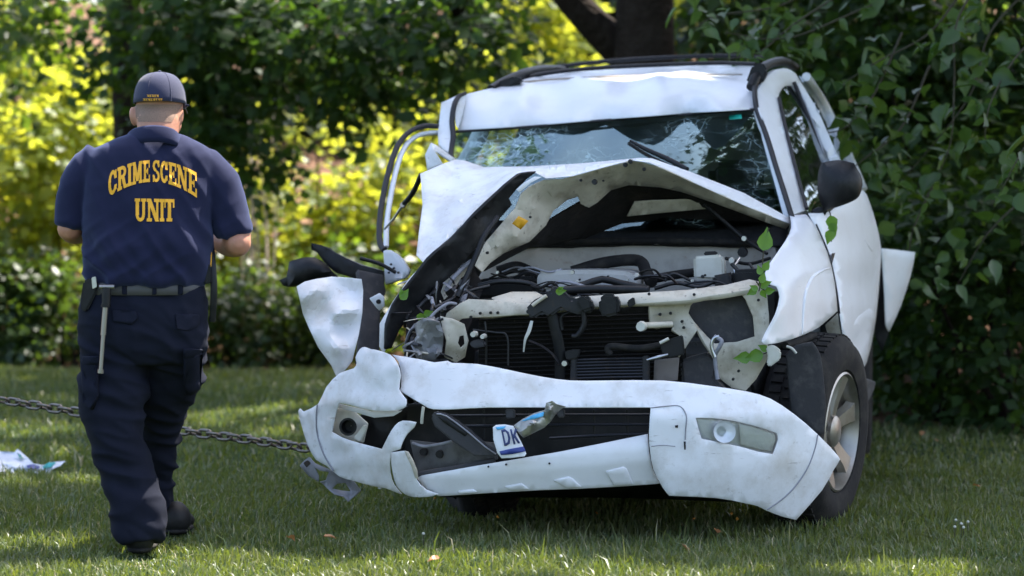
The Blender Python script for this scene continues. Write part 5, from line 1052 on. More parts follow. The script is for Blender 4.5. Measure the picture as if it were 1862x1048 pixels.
# ears
shapes += [ell(W(242.5, 212, YM + .05), (.014, .022, .036), Matrix.Rotation(R(-8), 4, 'Y')), ell(W(327, 214, YM + .06), (.012, .026, .037), Matrix.Rotation(R(24), 4, 'Z') @ Matrix.Rotation(R(12), 4, 'Y'))]
shapes += hand(foreL[-1], foreL[-1] - foreL[-2]) + hand(foreR[-1], foreR[-1] - foreR[-2])
body, bv_body = fuse('body', shapes, M_skin, man, .0065, 4)
# stubble on the back of the head
def band(name, rows, m, parent, off, bv, thick=.002, n=40, seg_y=8, jitter=0):
    """patch laid on a surface, traced by rows of (py, px left, px right)"""
    V, F = [], []
    for j in range(seg_y + 1):
        t = j / seg_y * (len(rows) - 1); i = min(int(t), len(rows) - 2); f = t - i
        py, a, b = [rows[i][k] * (1 - f) + rows[i + 1][k] * f for k in range(3)]
        for k in range(n + 1): V.append(proj(a + (b - a) * k / n, py, bv, off))
    for j in range(seg_y):
        for k in range(n): q = j * (n + 1) + k; F.append((q, q + 1, q + n + 2, q + n + 1))
    me = mesh_from(name, [v - Vector(MO_) for v in V], F); ob = link(name, me, m, parent, smooth=180)
    return ob
def proj(px, py, bv, off=.0):
    d = ray(px, py)
    for k in range(14):
        h = bv.ray_cast(CAM, d)
        if h[0] is not None: return h[0] - d * off
        px += (274 - px) * .03; d = ray(px, py)
    return at_depth(px, py, YM - .1)
hr = band('hair', [(190, 246, 333), (200, 246, 326), (214, 247, 318), (222, 252, 312)], M_stub, man, .0015, bv_body)

# polo shirt
def sleeve(P, rad, tilt):
    P = catmull(P, 8); rad = np.interp(np.linspace(0, 1, len(P)), np.linspace(0, 1, len(rad)), rad); V, F = tube_arrays(P, rad, 22)
    return V, F
def shirt_disp(p, n_):
    if n_.y > .3: return 0
    low = min(1, max(.22, (1.24 - p.z) / .14)); k = .0
    d1 = ridge(nz(p, 5 + 0, 2, 3, 0) * .0 + mnoise.noise(Vector(((p.x * .8 + p.z * .55) * 17, p.y * 4, (p.z * .8 - p.x * .55) * 3.2)))) * .020 * low
    d2 = ridge(mnoise.noise(Vector(((p.x * .5 - p.z * .85) * 15 + 9, p.y * 3, (p.z * .5 + p.x * .85) * 3)))) * .012 * low
    return d1 + d2 * .8 + .006 * nz(p, 6, 4, 5, 3)
tor = loft([(236, 326, 246, YM + .005, .066), (204, 346, 255, YM, .080), (172, 374, 269, YM, .100), (156, 392, 286, YM, .114), (154, 394, 304, YM, .124), (154, 391, 340, YM - .005, .138), (154, 387, 385, YM - .01, .142), (158, 380, 430, YM - .01, .142), (161, 373, 470, YM - .008, .14), (163, 370, 492, YM - .005, .14), (164, 369, 504, YM - .005, .143), (166, 367, 513, YM - .005, .143)], 36, 2.5)
slL = sleeve([W(186, 288, YM + .01), W(154, 322, YM + .01), W(136, 365, YM + .01), W(131, 410, YM + .01)], [.068, .074, .068, .060], (-.03, -.25))
slR = sleeve([W(362, 296, YM + .01), W(396, 336, YM + .01), W(416, 385, YM + .01), W(426, 427, YM + .01)], [.070, .076, .072, .064], (.12, -.25))
shirt, bv_shirt = fuse('polo_shirt', [tor, slL, slR], M_navy, man, .0075, 12, shirt_disp)
# collar
P = [W(232, 246, YM + .02), W(240, 238, YM - .045), W(262, 232, YM - .085), W(288, 231, YM - .098), W(312, 236, YM - .085), (W(326, 246, YM - .04)), W(330, 262, YM + .03), W(312, 278, YM + .10), W(250, 274, YM + .10), W(234, 258, YM + .06)]
PP = catmull(P + [P[0]], 6); V, F = [], []
for q in PP:
    c = (W(281, 240, YM)); o_ = q - c; o_[2] = 0; o_ = o_ / (np.linalg.norm(o_) + 1e-9)
    for dz, do in ((.002, -.010), (.006, -.003), (0, .004), (-.035, .014), (-.055, .018), (-.055, .012)): V.append(q + np.array([0, 0, dz]) + o_ * do)
for i in range(len(PP) - 1):
    for k in range(5): F.append((i * 6 + k, i * 6 + k + 1, (i + 1) * 6 + k + 1, (i + 1) * 6 + k))
link('collar', mesh_from('collar', [Vector(v) - Vector(MO_) for v in V], F), M_navy, shirt, smooth=180)
# sleeve hems
def hem_ring(name, c, ax, r, m, parent, w=.016, t=.004):
    ax = Vector(ax).normalized(); u = ax.orthogonal().normalized(); v = ax.cross(u); V, F = [], []; n = 32
    for k in range(n):
        a = 2 * math.pi * k / n
        for h, rr_ in ((-w, r), (-w, r + t), (0, r + t), (0, r - t)): V.append(Vector(c) + ax * h + (u * math.cos(a) + v * math.sin(a)) * rr_ - Vector(MO_))
    for k in range(n):
        for j in range(3): F.append((k * 4 + j, k * 4 + j + 1, ((k + 1) % n) * 4 + j + 1, ((k + 1) % n) * 4 + j))
    return link(name, mesh_from(name, V, F), m, parent, smooth=40)

# lettering printed on the back
def glyph(ch, u, v):
    def r(a, b, c, d): return (u >= a) & (u <= c) & (v >= b) & (v <= d)
    def s(a, b, c, d, w):
        t = (v - b) / (d - b); return (t >= 0) & (t <= 1) & (np.abs(u - (a + (c - a) * t)) <= w / 2)
    def ring(cx, cy, a, b, a2, b2): return (((u - cx) / a) ** 2 + ((v - cy) / b) ** 2 <= 1) & (((u - cx) / a2) ** 2 + ((v - cy) / b2) ** 2 >= 1)
    if ch == 'C': return (ring(.5, .5, .5, .5, .21, .33) & ~((u > .6) & (v > .36) & (v < .62))) | r(.78, .62, .94, .98) | r(.80, .14, .94, .34)
    if ch == 'R': return r(.1, 0, .38, 1) | (ring(.46, .73, .46, .27, .20, .12) & (u > .38)) | r(.3, .86, .5, 1) | r(.3, .46, .5, .60) | s(.56, .52, .82, 0, .30) | r(0, 0, .48, .14) | r(0, .86, .4, 1) | r(.66, 0, 1, .14)
    if ch == 'I': return r(.22, 0, .78, 1) | r(0, .86, 1, 1) | r(0, 0, 1, .14)
    if ch == 'M': return r(.08, 0, .28, 1) | r(.72, 0, .92, 1) | s(.2, 1, .5, .12, .24) | s(.8, 1, .5, .12, .24) | r(0, 0, .36, .14) | r(.64, 0, 1, .14) | r(0, .86, .25, 1) | r(.75, .86, 1, 1)
    if ch == 'E': return r(.12, 0, .42, 1) | r(0, .85, .95, 1) | r(0, 0, .97, .15) | r(.3, .43, .70, .57) | r(.80, .66, .95, 1) | r(.82, 0, .97, .34) | r(.60, .35, .72, .65)
    if ch == 'S': return (ring(.5, .74, .48, .27, .20, .13) & ~((u > .5) & (v < .72))) | (ring(.5, .27, .48, .27, .20, .13) & ~((u < .5) & (v > .29))) | r(.78, .68, .92, 1) | r(.06, 0, .20, .33)
    if ch == 'N': return r(.1, 0, .27, 1) | r(.73, 0, .9, 1) | s(.18, 1, .82, 0, .30) | r(0, 0, .4, .14) | r(0, .86, .3, 1) | r(.58, .86, 1, 1)
    if ch == 'U': return r(.09, .28, .36, 1) | r(.66, .28, .88, 1) | (ring(.48, .30, .395, .30, .16, .15) & (v < .31)) | r(0, .87, .46, 1) | r(.56, .87, 1, 1)
    if ch == 'T': return r(.34, 0, .66, 1) | r(0, .85, 1, 1) | r(0, .62, .13, 1) | r(.87, .62, 1, 1) | r(.2, 0, .8, .14)
    return r(0, 0, 1, 1)
def print_glyph(ch, a, b, top, bot, m, parent, bv, off=.0028, st=.55, name='letter', box=274):
    """top / bot: functions px -> py of the line's upper and lower edge"""
    xs = np.arange(a, b + st, st); ny_ = int((bot((a + b) / 2) - top((a + b) / 2)) / st) + 1; vv = np.linspace(1, 0, ny_ + 1)
    uc = (xs[:-1] + xs[1:]) / 2; U, Vv = np.meshgrid((uc - a) / (b - a), (vv[:-1] + vv[1:]) / 2); inside = glyph(ch, U, Vv)
    idx = {}; V, F = [], []
    def vid(i, j):
        if (i, j) not in idx:
            px = xs[i]; py = bot(px) + (top(px) - bot(px)) * vv[j]; idx[(i, j)] = len(V); V.append(proj(px, py, bv, off) - Vector(MO_))
        return idx[(i, j)]
    for j in range(len(vv) - 1):
        for i in range(len(uc)):
            if inside[j, i]: F.append((vid(i, j), vid(i, j + 1), vid(i + 1, j + 1), vid(i + 1, j)))
    return link(name, mesh_from(name, V, F), m, parent, smooth=180)
q_ = lambda px: ((px - 277) / 81.0) ** 2
tp = lambda px: 291.5 + 23 * q_(px); bt = lambda px: 331 + 29 * q_(px)
for ch, a, b in (('C', 197, 213), ('R', 213.5, 231), ('I', 231.5, 240), ('M', 240.5, 259), ('E', 260, 273), ('S', 277.5, 290.5), ('C', 291.5, 305.5), ('E', 306.5, 321), ('N', 321.5, 341), ('E', 341.5, 358.5)):
    print_glyph(ch, a, b, tp, bt, M_gold, shirt, bv_shirt)
for ch, a, b in (('U', 245, 266), ('N', 267, 290), ('I', 290.5, 299), ('T', 299, 317)):
    print_glyph(ch, a, b, lambda px: 361 + .02 * (px - 245), lambda px: 403 + .0 * px, M_gold, shirt, bv_shirt)

# trousers
def trs_disp(p, n_):
    d = ridge(mnoise.noise(Vector((p.x * 5, p.y * 5, p.z * 15 + p.x * 6)))) * .016 * min(1, max(.25, (1.0 - p.z) / .35))
    d += ridge(mnoise.noise(Vector((p.x * 9 + 4, p.y * 7, (p.z + p.x * .8) * 10)))) * .007
    return d + .005 * nz(p, 8, 6, 8, 1)
hips = loft([(155, 369, 520, YM, .125), (150, 372, 545, YM, .132), (148, 374, 575, YM - .005, .140), (150, 372, 605, YM - .005, .142), (152, 370, 632, YM, .135), (165, 360, 655, YM + .01, .11)], 36, 2.4)
legL = loft([(150, 266, 600, YM - .01, .12), (150, 268, 650, YM - .01, .115), (149, 264, 700, YM - .012, .108), (153, 258, 745, YM - .015, .102), (165, 257, 790, YM - .018, .095), (181, 266, 841, YM - .02, .09), (196, 284, 890, YM - .03, .088), (208, 294, 930, YM - .04, .088), (212, 295, 955, YM - .045, .092), (216, 294, 968, YM - .045, .092), (221, 292, 978, YM - .045, .09)], 28, 2.3)
legR = loft([(262, 373, 600, YM + .0, .12), (264, 370, 650, YM + .04, .115), (262, 364, 700, YM + .12, .105), (258, 336, 740, YM + .20, .098), (256, 326, 775, YM + .28, .092), (258, 318, 825, YM + .36, .085), (264, 311, 875, YM + .43, .08), (268, 306, 920, YM + .47, .08), (272, 312, 948, YM + .49, .08)], 28, 2.3)
trs, bv_trs = fuse('trousers', [hips, legL, legR], M_trs, man, .0075, 5, trs_disp)
# belt with loops
V, F = [], []
for k in range(61):
    a = math.pi * 2 * k / 60; c = (W(160, 524, YM) + W(367, 524, YM)) / 2; hw = (W(367, 524, YM)[0] - W(160, 524, YM)[0]) / 2 + .004
    x = c[0] + hw * abs(math.cos(a)) ** (2 / 2.4) * (1 if math.cos(a) > 0 else -1); y = YM + .134 * abs(math.sin(a)) ** (2 / 2.4) * (1 if math.sin(a) > 0 else -1)
    for zz, dd in ((.024, 0), (-.022, 0)): V.append((x, y, c[2] + zz + .02 * (a - math.pi) * 0))
for k in range(60): F.append((2 * k, 2 * k + 1, 2 * k + 3, 2 * k + 2))
me = mesh_from('belt', [Vector(v) - Vector(MO_) for v in V], F); belt = link('belt', me, M_belt, man, smooth=180); sm = belt.modifiers.new('t', 'SOLIDIFY'); sm.thickness = .005; sm.offset = 1
bmb = bmesh.new(); bmb.from_mesh(me); bmesh.ops.recalc_face_normals(bmb, faces=bmb.faces); bmb.to_mesh(me); bmb.free()
bv_belt = BVHTree.FromPolygons([v.co + Vector(MO_) for v in me.vertices], [tuple(p.vertices) for p in me.polygons])
def patch(name, outline, m, parent, bv, off=.004, thick=.004, step=7, rnd=0):
    P = [(p[0], p[1], 0.) for p in outline]
    if rnd: P = round_poly(P, rnd)
    vs_ = [Vector((p[0], p[1])) for p in P]; ed = [(i, (i + 1) % len(P)) for i in range(len(P))]
    x0, x1 = min(p[0] for p in P), max(p[0] for p in P); y0, y1 = min(p[1] for p in P), max(p[1] for p in P)
    for gx_ in np.arange(x0 + step / 2, x1, step):
        for gy_ in np.arange(y0 + step / 2, y1, step):
            if pip(gx_, gy_, P): vs_.append(Vector((gx_, gy_)))
    r_ = delaunay_2d_cdt(vs_, ed, [], 1, 1e-4); co = [proj(v.x, v.y, bv, off) - Vector(MO_) for v in r_[0]]; fc = []
    for f in r_[2]:
        cx_ = sum(r_[0][i].x for i in f) / 3; cy_ = sum(r_[0][i].y for i in f) / 3
        if pip(cx_, cy_, P):
            a, b, c = (co[i] for i in f); fc.append(tuple(f) if (b - a).cross(c - a).y < 0 else (f[0], f[2], f[1]))
    ob = link(name, mesh_from(name, co, fc), m, parent, smooth=60); s_ = ob.modifiers.new('t', 'SOLIDIFY'); s_.thickness = thick; s_.offset = 0
    return ob
for a, b in ((219, 231), (275, 287), (324, 336)): patch('belt_loop', [(a, 508), (b, 509), (b, 542), (a, 541)], M_trs, trs, bv_belt, .010, .004, 6)
patch('pocket_flap', [(204, 562), (246, 566), (251, 578), (240, 590), (206, 585)], M_trs, trs, bv_trs, .006, .008, 6)
patch('pocket_flap', [(319, 572), (361, 572), (362, 592), (345, 600), (322, 598)], M_trs, trs, bv_trs, .006, .008, 6)
patch('cargo_pocket', [(151, 655), (176, 652), (178, 720), (166, 745), (154, 735)], M_trs, trs, bv_trs, .012, .02, 7); patch('cargo_flap', [(150, 648), (180, 648), (181, 662), (151, 664)], M_trs, trs, bv_trs, .022, .008, 6)
patch('cargo_pocket', [(335, 640), (366, 640), (361, 705), (345, 716), (334, 700)], M_trs, trs, bv_trs, .010, .02, 7); patch('cargo_flap', [(334, 634), (368, 636), (368, 652), (334, 650)], M_trs, trs, bv_trs, .020, .008, 6)
# boots
def boot(cpx, cpy, y, heel_up, yawz, name):
    c = on_ground(cpx, cpy); c.y = y; x0 = W(cpx, cpy, y)[0]; Rz = Matrix.Rotation(yawz, 4, 'Z'); T0 = Matrix.Translation((x0, y, heel_up))
    def tr(S): return [T0 @ Rz @ Vector(v) for v in S[0]], S[1]
    sh = [tr(ell((0, .00, .055), (.056, .060, .062))), tr(ell((0, .08, .045), (.046, .09, .045))), tr(ell((.006, .18, .036 - heel_up * .8), (.050, .075, .036))), tr(capsule([(0, .01, .06), (0, .01, .09)], [.038, .036]))]
    ob, _ = fuse(name, sh, M_boot, man, .007, 4)
    so_ = fuse('sole', [tr(ell((0, .0, .012), (.046, .056, .016))), tr(ell((.004, .14, .012 - heel_up * .5), (.052, .115, .016))), tr(ell((0, .06, .012), (.036, .07, .014)))], M_rubber, ob, .006, 2)
boot(254, 1012, 9.065, .006, R(4), 'boot'); boot(321, 966, 9.56, .012, R(3), 'boot')
# cap worn backwards: crown shell, band and bill at the brow
cc = W(290.5, 186, YM + .058); V, F = [], []; rows = 12; seg = 40
for j in range(rows + 1):
    t = j / rows * math.pi / 2
    for k in range(seg):
        a = 2 * math.pi * k / seg; bx_ = .0915 + .002 * math.cos(4 * a); V.append(Vector((cc[0] + bx_ * math.cos(a) * math.cos(t) ** .68, cc[1] + .112 * math.sin(a) * math.cos(t) ** .68, cc[2] - .006 + .112 * math.sin(t) ** .95 + .012 * math.cos(t) * math.sin(a) * -.5)) - Vector(MO_))
for j in range(rows):
    for k in range(seg): k2 = (k + 1) % seg; F.append((j * seg + k, j * seg + k2, (j + 1) * seg + k2, (j + 1) * seg + k))
F.append(tuple(rows * seg + k for k in range(seg)))
cap = link('cap', mesh_from('cap', V, F), M_capm, man, smooth=180); s_ = cap.modifiers.new('t', 'SOLIDIFY'); s_.thickness = .004; s_.offset = -1
bv_cap = BVHTree.FromPolygons([v + Vector(MO_) for v in V], F)
for k in range(6):
    a = k * math.pi / 3 + .26; tube('cap_seam', [V[j * seg + int(a / (2 * math.pi) * seg) % seg] for j in range(rows + 1)], .0016, M_capm, cap, 5, 0)
bm = bmesh.new(); bmesh.ops.create_uvsphere(bm, u_segments=12, v_segments=8, radius=.007, matrix=Matrix.Translation(Vector((cc[0], cc[1], cc[2] + .107)) - Vector(MO_))); me = bpy.data.meshes.new('cap_button'); bm.to_mesh(me); bm.free(); link('cap_button', me, M_capm, cap, smooth=180)
V, F = [], []
for j in range(5):
    for k in range(13):
        a = math.pi * (k / 12) ; r_ = 1 + .62 * j / 4 * math.sin(a) ** .6; V.append(Vector((cc[0] + .02 + .085 * math.cos(a) * (1 - .04 * j), cc[1] + .105 * math.sin(a) * r_, cc[2] - .008 - .018 * (j / 4) * math.sin(a))) - Vector(MO_))
for j in range(4):
    for k in range(12): F.append((j * 13 + k, j * 13 + k + 1, (j + 1) * 13 + k + 1, (j + 1) * 13 + k))
bl = link('cap_bill', mesh_from('cap_bill', V, F), M_capm, cap, smooth=180); s_ = bl.modifiers.new('t', 'SOLIDIFY'); s_.thickness = .004
rr = random.Random(3)
for y0, a, b, n_ in ((172.5, 267, 289, 5), (179.5, 260, 296, 8)):
    wd_ = (b - a) / n_
    for k in range(n_):
        h = rr.uniform(3.6, 4.8); print_glyph('E' if k % 2 else 'N', a + k * wd_, a + (k + .86) * wd_, lambda px: y0, lambda px: y0 + h, M_gold, cap, bv_cap, .004, .7, 'stitched_mark')
# glasses arm by the right ear
tube('glasses_arm', [Vector(W(336, 197, YM + .03)) - Vector(MO_), Vector(W(338, 200, YM + .08)) - Vector(MO_), Vector(W(340, 206, YM + .14)) - Vector(MO_)], .003, M_seal, man)

# things carried on the belt
def carried(name, label, cat, loc): o = empty(name, tuple(loc)); tag(o, label, cat); return o
bt_ = carried('baton', 'slim steel baton hanging from the officer\'s belt down his left thigh', 'baton', W(190, 525, YM - .16)); B = np.array(bt_.location)
def wt(name, pts, r, m, root, sides=10, sub=4, flat=1): return tube(name, [W(*p) - np.array(root.location) for p in pts], r, m, root, sides, sub, flat)
wt('grip', [(194, 524, YM - .165), (193, 556, YM - .17)], [.017, .015], M_black, bt_); wt('shaft', [(192, 556, YM - .17), (188, 610, YM - .172)], .010, M_btn, bt_); wt('shaft', [(188, 610, YM - .172), (183.5, 672, YM - .175)], .0075, M_btn, bt_)
wt('tip', [(183.5, 672, YM - .175), (183, 679, YM - .175)], .011, M_btn, bt_); wt('pommel', [(181, 522, YM - .165), (208, 522, YM - .165)], .0085, M_btn, bt_, sub=1); wt('collar_ring', [(192.3, 553, YM - .17), (191.9, 559, YM - .17)], .0165, M_black, bt_, sub=1)
ho = carried('radio_pouch', 'black radio pouch with steel clip on the officer\'s left hip', 'pouch', W(160, 530, YM - .05)); HB = np.array(ho.location)
def wprism(name, outl, y, d, m, root, bev=.006):
    f = [Vector(W(a, b, y)) - Vector(root.location) for a, b in outl]; bm = bmesh.new(); A = [bm.verts.new(v) for v in f]; Bv = [bm.verts.new(v + Vector((0, d, 0))) for v in f]
    bm.faces.new(A); bm.faces.new(Bv[::-1]); n_ = len(f)
    for i in range(n_): bm.faces.new((A[i], Bv[i], Bv[(i + 1) % n_], A[(i + 1) % n_]))
    bmesh.ops.recalc_face_normals(bm, faces=bm.faces); bmesh.ops.bevel(bm, geom=bm.edges[:], offset=bev, segments=2, affect='EDGES'); me = bpy.data.meshes.new(name); bm.to_mesh(me); bm.free(); return link(name, me, m, root, smooth=40)
wprism('case', [(151, 512), (164, 505), (178, 512), (176, 530), (158, 566), (146, 566), (147, 540)], YM - .12, .12, M_black, ho); wprism('clip', [(166, 505), (174, 503), (176, 522), (168, 526)], YM - .135, .012, M_steel, ho, .002)
stp = carried('camera_strap', 'dark strap with yellow stitching hanging at the officer\'s right side', 'strap', W(385, 440, YM + .02))
wt('strap_band', [(380, 425, YM + .05), (386, 470, YM - .02), (389, 530, YM - .04), (386, 585, YM - .02)], .012, M_black, stp, flat=.4); wt('stitching', [(383, 440, YM + .015), (384, 465, YM - .03), (383, 485, YM - .04)], .0025, M_gold, stp); wprism('case', [(371, 482), (382, 480), (384, 515), (372, 517)], YM - .06, .06, M_black, stp, .004)
# ================================================================== SMALL THINGS
# tow chain from the vehicle's corner out to the left
ch = empty('tow_chain', tuple(at_depth(560, 815, 9.95))); tag(ch, 'taut steel tow chain stretched from the bumper corner across the lawn', 'chain')
M_chain = principled('chain_steel', (.22, .20, .18), .45, .85, noise=[(40, (.10, .06, .035), .45, .65, .8)])
def link_mesh(L=.030, Wd=.017, r=.0062):
    P = [];
    for k in range(9): a = -math.pi / 2 + math.pi * k / 8; P.append((L / 2 * 1 + Wd * math.cos(a) - Wd * .0, Wd * math.sin(a), 0))
    for k in range(9): a = math.pi / 2 + math.pi * k / 8; P.append((-L / 2 + Wd * math.cos(a), Wd * math.sin(a), 0))
    n_ = len(P); V, F = [], []; s = 7
    for i in range(n_):
        t = Vector(P[(i + 1) % n_]) - Vector(P[i - 1]); t.normalize(); u = Vector((0, 0, 1)); w = t.cross(u)
        for k in range(s): a = 2 * math.pi * k / s; V.append(Vector(P[i]) + (u * math.cos(a) + w * math.sin(a)) * r)
    for i in range(n_):
        for k in range(s): F.append((i * s + k, i * s + (k + 1) % s, ((i + 1) % n_) * s + (k + 1) % s, ((i + 1) % n_) * s + k))
    return mesh_from('link', V, F)
lm = link_mesh(); lm.materials.append(M_chain); lm.polygons.foreach_set('use_smooth', [True] * len(lm.polygons))
path = catmull([np.array(at_depth(572, 817, 9.9)), np.array(at_depth(440, 798, 10.1)), np.array(at_depth(320, 782, 10.25)), np.array(at_depth(160, 753, 10.4)), np.array(at_depth(0, 727, 10.55)), np.array(at_depth(-160, 697, 10.7))], 40)
seg = np.linalg.norm(np.diff(path, axis=0), axis=1); cum = np.concatenate([[0], np.cumsum(seg)]); pitch = .030 + 2 * (.017 - .0062) - .0015; k = 0; s_ = 0
while s_ < cum[-1] - pitch:
    p = np.array([np.interp(s_, cum, path[:, i]) for i in range(3)]); p2 = np.array([np.interp(s_ + pitch, cum, path[:, i]) for i in range(3)])
    o = bpy.data.objects.new('chain_link', lm); COL.objects.link(o); o.parent = ch; d = Vector(p2 - p).normalized(); q = d.to_track_quat('X', 'Z').to_matrix().to_4x4()
    o.matrix_local = Matrix.Translation(Vector(p) - Vector(ch.location)) @ q @ Matrix.Rotation(R(40 + 90 * (k % 2)) + random.uniform(-.2, .2), 4, 'X'); s_ += pitch; k += 1
# crumpled plastic bag on the lawn
def litter(name, label, cat, outline, h, m, seed, extra=()):
    """outline on the ground in photo pixels; crumpled upward"""
    P = [(a, b, 0.) for a, b in outline]; c = on_ground(sum(p[0] for p in P) / len(P), max(p[1] for p in P)); root = empty(name, (c.x, c.y, 0)); tag(root, label, cat)
    def build(nm, out, mm, par, lift):
        vs_ = [Vector(p[:2]) for p in out]; ed = [(i, (i + 1) % len(out)) for i in range(len(out))]; y1 = max(p[1] for p in P)
        for gx_ in np.arange(min(p[0] for p in out), max(p[0] for p in out), 4.0):
            for gy_ in np.arange(min(p[1] for p in out), max(p[1] for p in out), 4.0):
                if pip(gx_, gy_, out): vs_.append(Vector((gx_ + random.uniform(-1, 1), gy_ + random.uniform(-1, 1))))
        r_ = delaunay_2d_cdt(vs_, ed, [], 1, 1e-4); co = []
        for v in r_[0]:
            y = c.y + .015 + (y1 - v.y) / 45 * .22; p = at_depth(v.x, v.y, y); p.y += .05 * mnoise.noise(p * 16 + Vector((seed, 0, 0))) - lift; co.append(p - Vector((c.x, c.y, 0)))
        return link(nm, mesh_from(nm, co, [f for f in r_[2] if pip(sum(r_[0][i].x for i in f) / 3, sum(r_[0][i].y for i in f) / 3, out)]), mm, par, smooth=30)
    b = build('sheet', P, m, root, 0)
    for nm, out, mm in extra: build(nm, [(a, b_, 0.) for a, b_ in out], mm, b, .012)
    return root
M_bag = principled('white_plastic_film', (.62, .65, .72), .3, noise=[(18, (.42, .46, .55), .45, .7, .7)], bump=(22, .6, .02))
litter('plastic_bag', 'crumpled white and teal plastic bag lying on the lawn left of the officer', 'bag', [(-30, 826), (0, 821), (28, 822), (32, 816), (38, 820), (50, 832), (62, 842), (78, 846), (96, 840), (120, 838), (112, 846), (98, 852), (90, 864), (72, 862), (40, 858), (20, 860), (-30, 862)], .05, M_bag, 1,
       [('teal_print', [(78, 848), (90, 840), (104, 840), (96, 848), (82, 852)], principled('teal_film', (.03, .30, .30), .35)), ('blue_print', [(50, 845), (64, 843), (74, 848), (70, 852), (54, 850)], principled('blue_film', (.03, .05, .25), .35)), ('teal_print', [(33, 822), (40, 826), (45, 834), (38, 832)], principled('teal_film_dark', (.02, .18, .18), .35))])
# sprigs of leaves caught on the wreck
def sprig(label, stem, leaves, x, size):
    c = CARM @ cp(*stem[0], x); root = empty('leaf_sprig', tuple(c)); tag(root, label, 'sprig', 'leafy sprigs caught on the wreck')
    tube('stem', [np.array(CARM @ cp(a, b, x)) - np.array(c) for a, b in stem], .0025, M_stem, root, 5, 4)
    for (a, b, ang, s_) in leaves:
        p = CARM @ cp(a, b, x + .01) - c; B_, T_ = LEAF10; u = Vector((math.cos(ang), 0, math.sin(ang))); w = Vector((-math.sin(ang), -.15, math.cos(ang))); nn_ = u.cross(w)
        me = mesh_from('leaf', [p + (u * q[1] + w * q[0] + nn_ * q[2]) * size * s_ for q in B_], [tuple(int(i) for i in t) for t in T_]); link('leaf', me, M_sprig, root, smooth=180)
M_sprig = leaf_mat('leaf_fresh', (0.085, 0.20, 0.022), (0.13, 0.27, 0.03), (0.2, 0.4, .03), .3, .4)
sprig('upright green sprig stuck at the front edge of the fender beside the reservoir', [(1380, 530), (1386, 500), (1388, 460), (1398, 415)], [(1387, 456, 1.35, 1.0), (1388, 492, 1.0, .5), (1384, 500, 1.9, .45), (1383, 515, 1.2, .5), (1378, 528, 2.6, .4)], .64, .085)
sprig('dark green leaves trapped in the headlamp opening behind the fender edge', [(1375, 512), (1384, 524), (1395, 531)], [(1380, 520, .3, .7), (1376, 526, -2.6, .6), (1390, 530, .1, .6), (1384, 528, -1.0, .5)], .62, .07)
sprig('pair of green leaves lying on the lamp support below the fender', [(1398, 640), (1375, 648), (1345, 652)], [(1388, 644, 3.4, .9), (1366, 650, 3.2, .8), (1396, 638, 2.6, .5)], .64, .08)
sprig('green leaf hanging on the door below the black side mirror', [(1508, 384), (1511, 398), (1512, 440)], [(1510, 392, -1.35, 1.0), (1513, 418, -1.9, .9), (1511, 405, -1.2, .8)], -.56, .07)
sprig('small bright green leaf dropped on the hood latch', [(1010, 528), (1024, 530)], [(1010, 531, .1, .8), (1014, 528, .5, .5)], .74, .05)
sprig('small green leaves caught in the torn black seal by the crushed corner', [(728, 545), (735, 535)], [(728, 545, .9, .9), (732, 540, 1.8, .6), (757, 575, -.2, .8), (770, 572, .3, .7)], .58, .055)
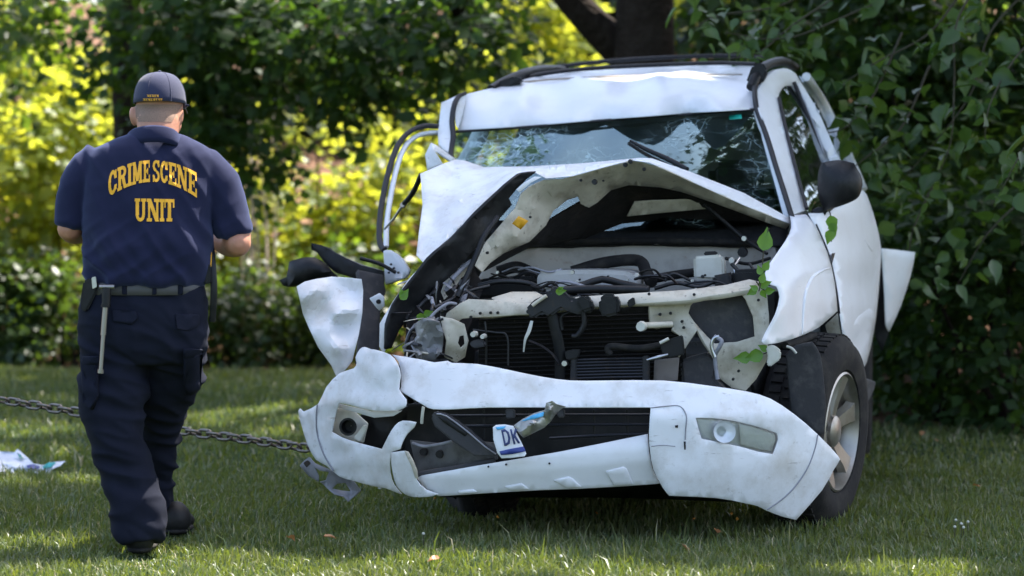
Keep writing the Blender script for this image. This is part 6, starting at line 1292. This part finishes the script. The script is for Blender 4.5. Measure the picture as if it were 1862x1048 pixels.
# white clover heads and fallen leaves in the grass
M_clov = principled('clover_white', (.50, .50, .42), .8); M_dryl = leaf_mat('leaf_dry', (.30, .13, .05), (.45, .22, .09), (.3, .15, .05), .2)
bm = bmesh.new(); bmesh.ops.create_icosphere(bm, subdivisions=2, radius=.0052)
for v in bm.verts: v.co *= 1 + .6 * mnoise.noise(v.co * 500)
clm = bpy.data.meshes.new('bloom'); bm.to_mesh(clm); bm.free(); clm.materials.append(M_clov)
stv, stf = tube_arrays([(0, 0, -.06), (0, 0, 0)], .0015, 5); stm = mesh_from('stalk', stv, stf); stm.materials.append(M_stem)
CLO = [(1738, 958), (1748, 966), (1760, 962), (1752, 974), (1736, 972), (1020, 1030), (770, 985)]
for px, py in CLO:
    g = on_ground(px, py + 14); o = empty('clover_flower', (g.x, g.y, .055 + float(ground_z(g.x, g.y)))); tag(o, 'small white clover head in the mown grass', 'flower', 'clover heads in the lawn')
    for nm, mm in (('bloom', clm), ('stalk', stm)): c = bpy.data.objects.new(nm, mm); COL.objects.link(c); c.parent = o
B_, T_ = LEAF10; dlm = mesh_from('fallen_leaf', [Vector((q[0], q[1], q[2] * 1.5)) * .045 for q in B_], [tuple(int(i) for i in t) for t in T_]); dlm.materials.append(M_dryl)
for px, py in ((588, 1000), (524, 1000), (1305, 985), (1680, 800), (1700, 815), (1240, 1010), (90, 640), (800, 1040), (1780, 905)):
    g = on_ground(px, py); o = bpy.data.objects.new('fallen_leaf', dlm); COL.objects.link(o); o.location = (g.x, g.y, .045 + float(ground_z(g.x, g.y))); o.rotation_euler = (random.uniform(-.5, .5), random.uniform(-.5, .5), random.uniform(0, 6)); tag(o, 'dry brown fallen leaf lying in the grass', 'leaf', 'fallen leaves on the lawn')

# shards that fell from the wreck
M_amber = principled('amber_shard', (.70, .30, .06), .2); M_shard = principled('clear_shard', (.7, .7, .68), .15)
for k, (px, py) in enumerate(((757, 911), (790, 919), (1262, 958), (1345, 944), (1340, 958), (1330, 950), (690, 905), (1085, 945), (905, 955))):
    g = on_ground(px, py); bm = bmesh.new(); rk = random.Random(60 + k)
    vs_ = [bm.verts.new((rk.uniform(.004, .010) * math.cos(a), rk.uniform(.004, .010) * math.sin(a), z_)) for z_ in (0, .004) for a in (0.2, 1.5, 2.9, 4.4)]
    bm.faces.new(vs_[:4][::-1]); bm.faces.new(vs_[4:])
    for i in range(4): bm.faces.new((vs_[i], vs_[(i + 1) % 4], vs_[4 + (i + 1) % 4], vs_[4 + i]))
    me = bpy.data.meshes.new('lamp_shard'); bm.to_mesh(me); bm.free(); o = link('lamp_shard', me, M_amber if k % 3 else M_shard); o.location = (g.x, g.y, .04 + float(ground_z(g.x, g.y))); o.rotation_euler = (rk.uniform(-1, 1), rk.uniform(-1, 1), rk.uniform(0, 6))
    tag(o, 'small amber lamp shard in the grass under the bumper' if k % 3 else 'small clear lamp shard in the grass under the bumper', 'shard', 'lamp shards under the bumper')
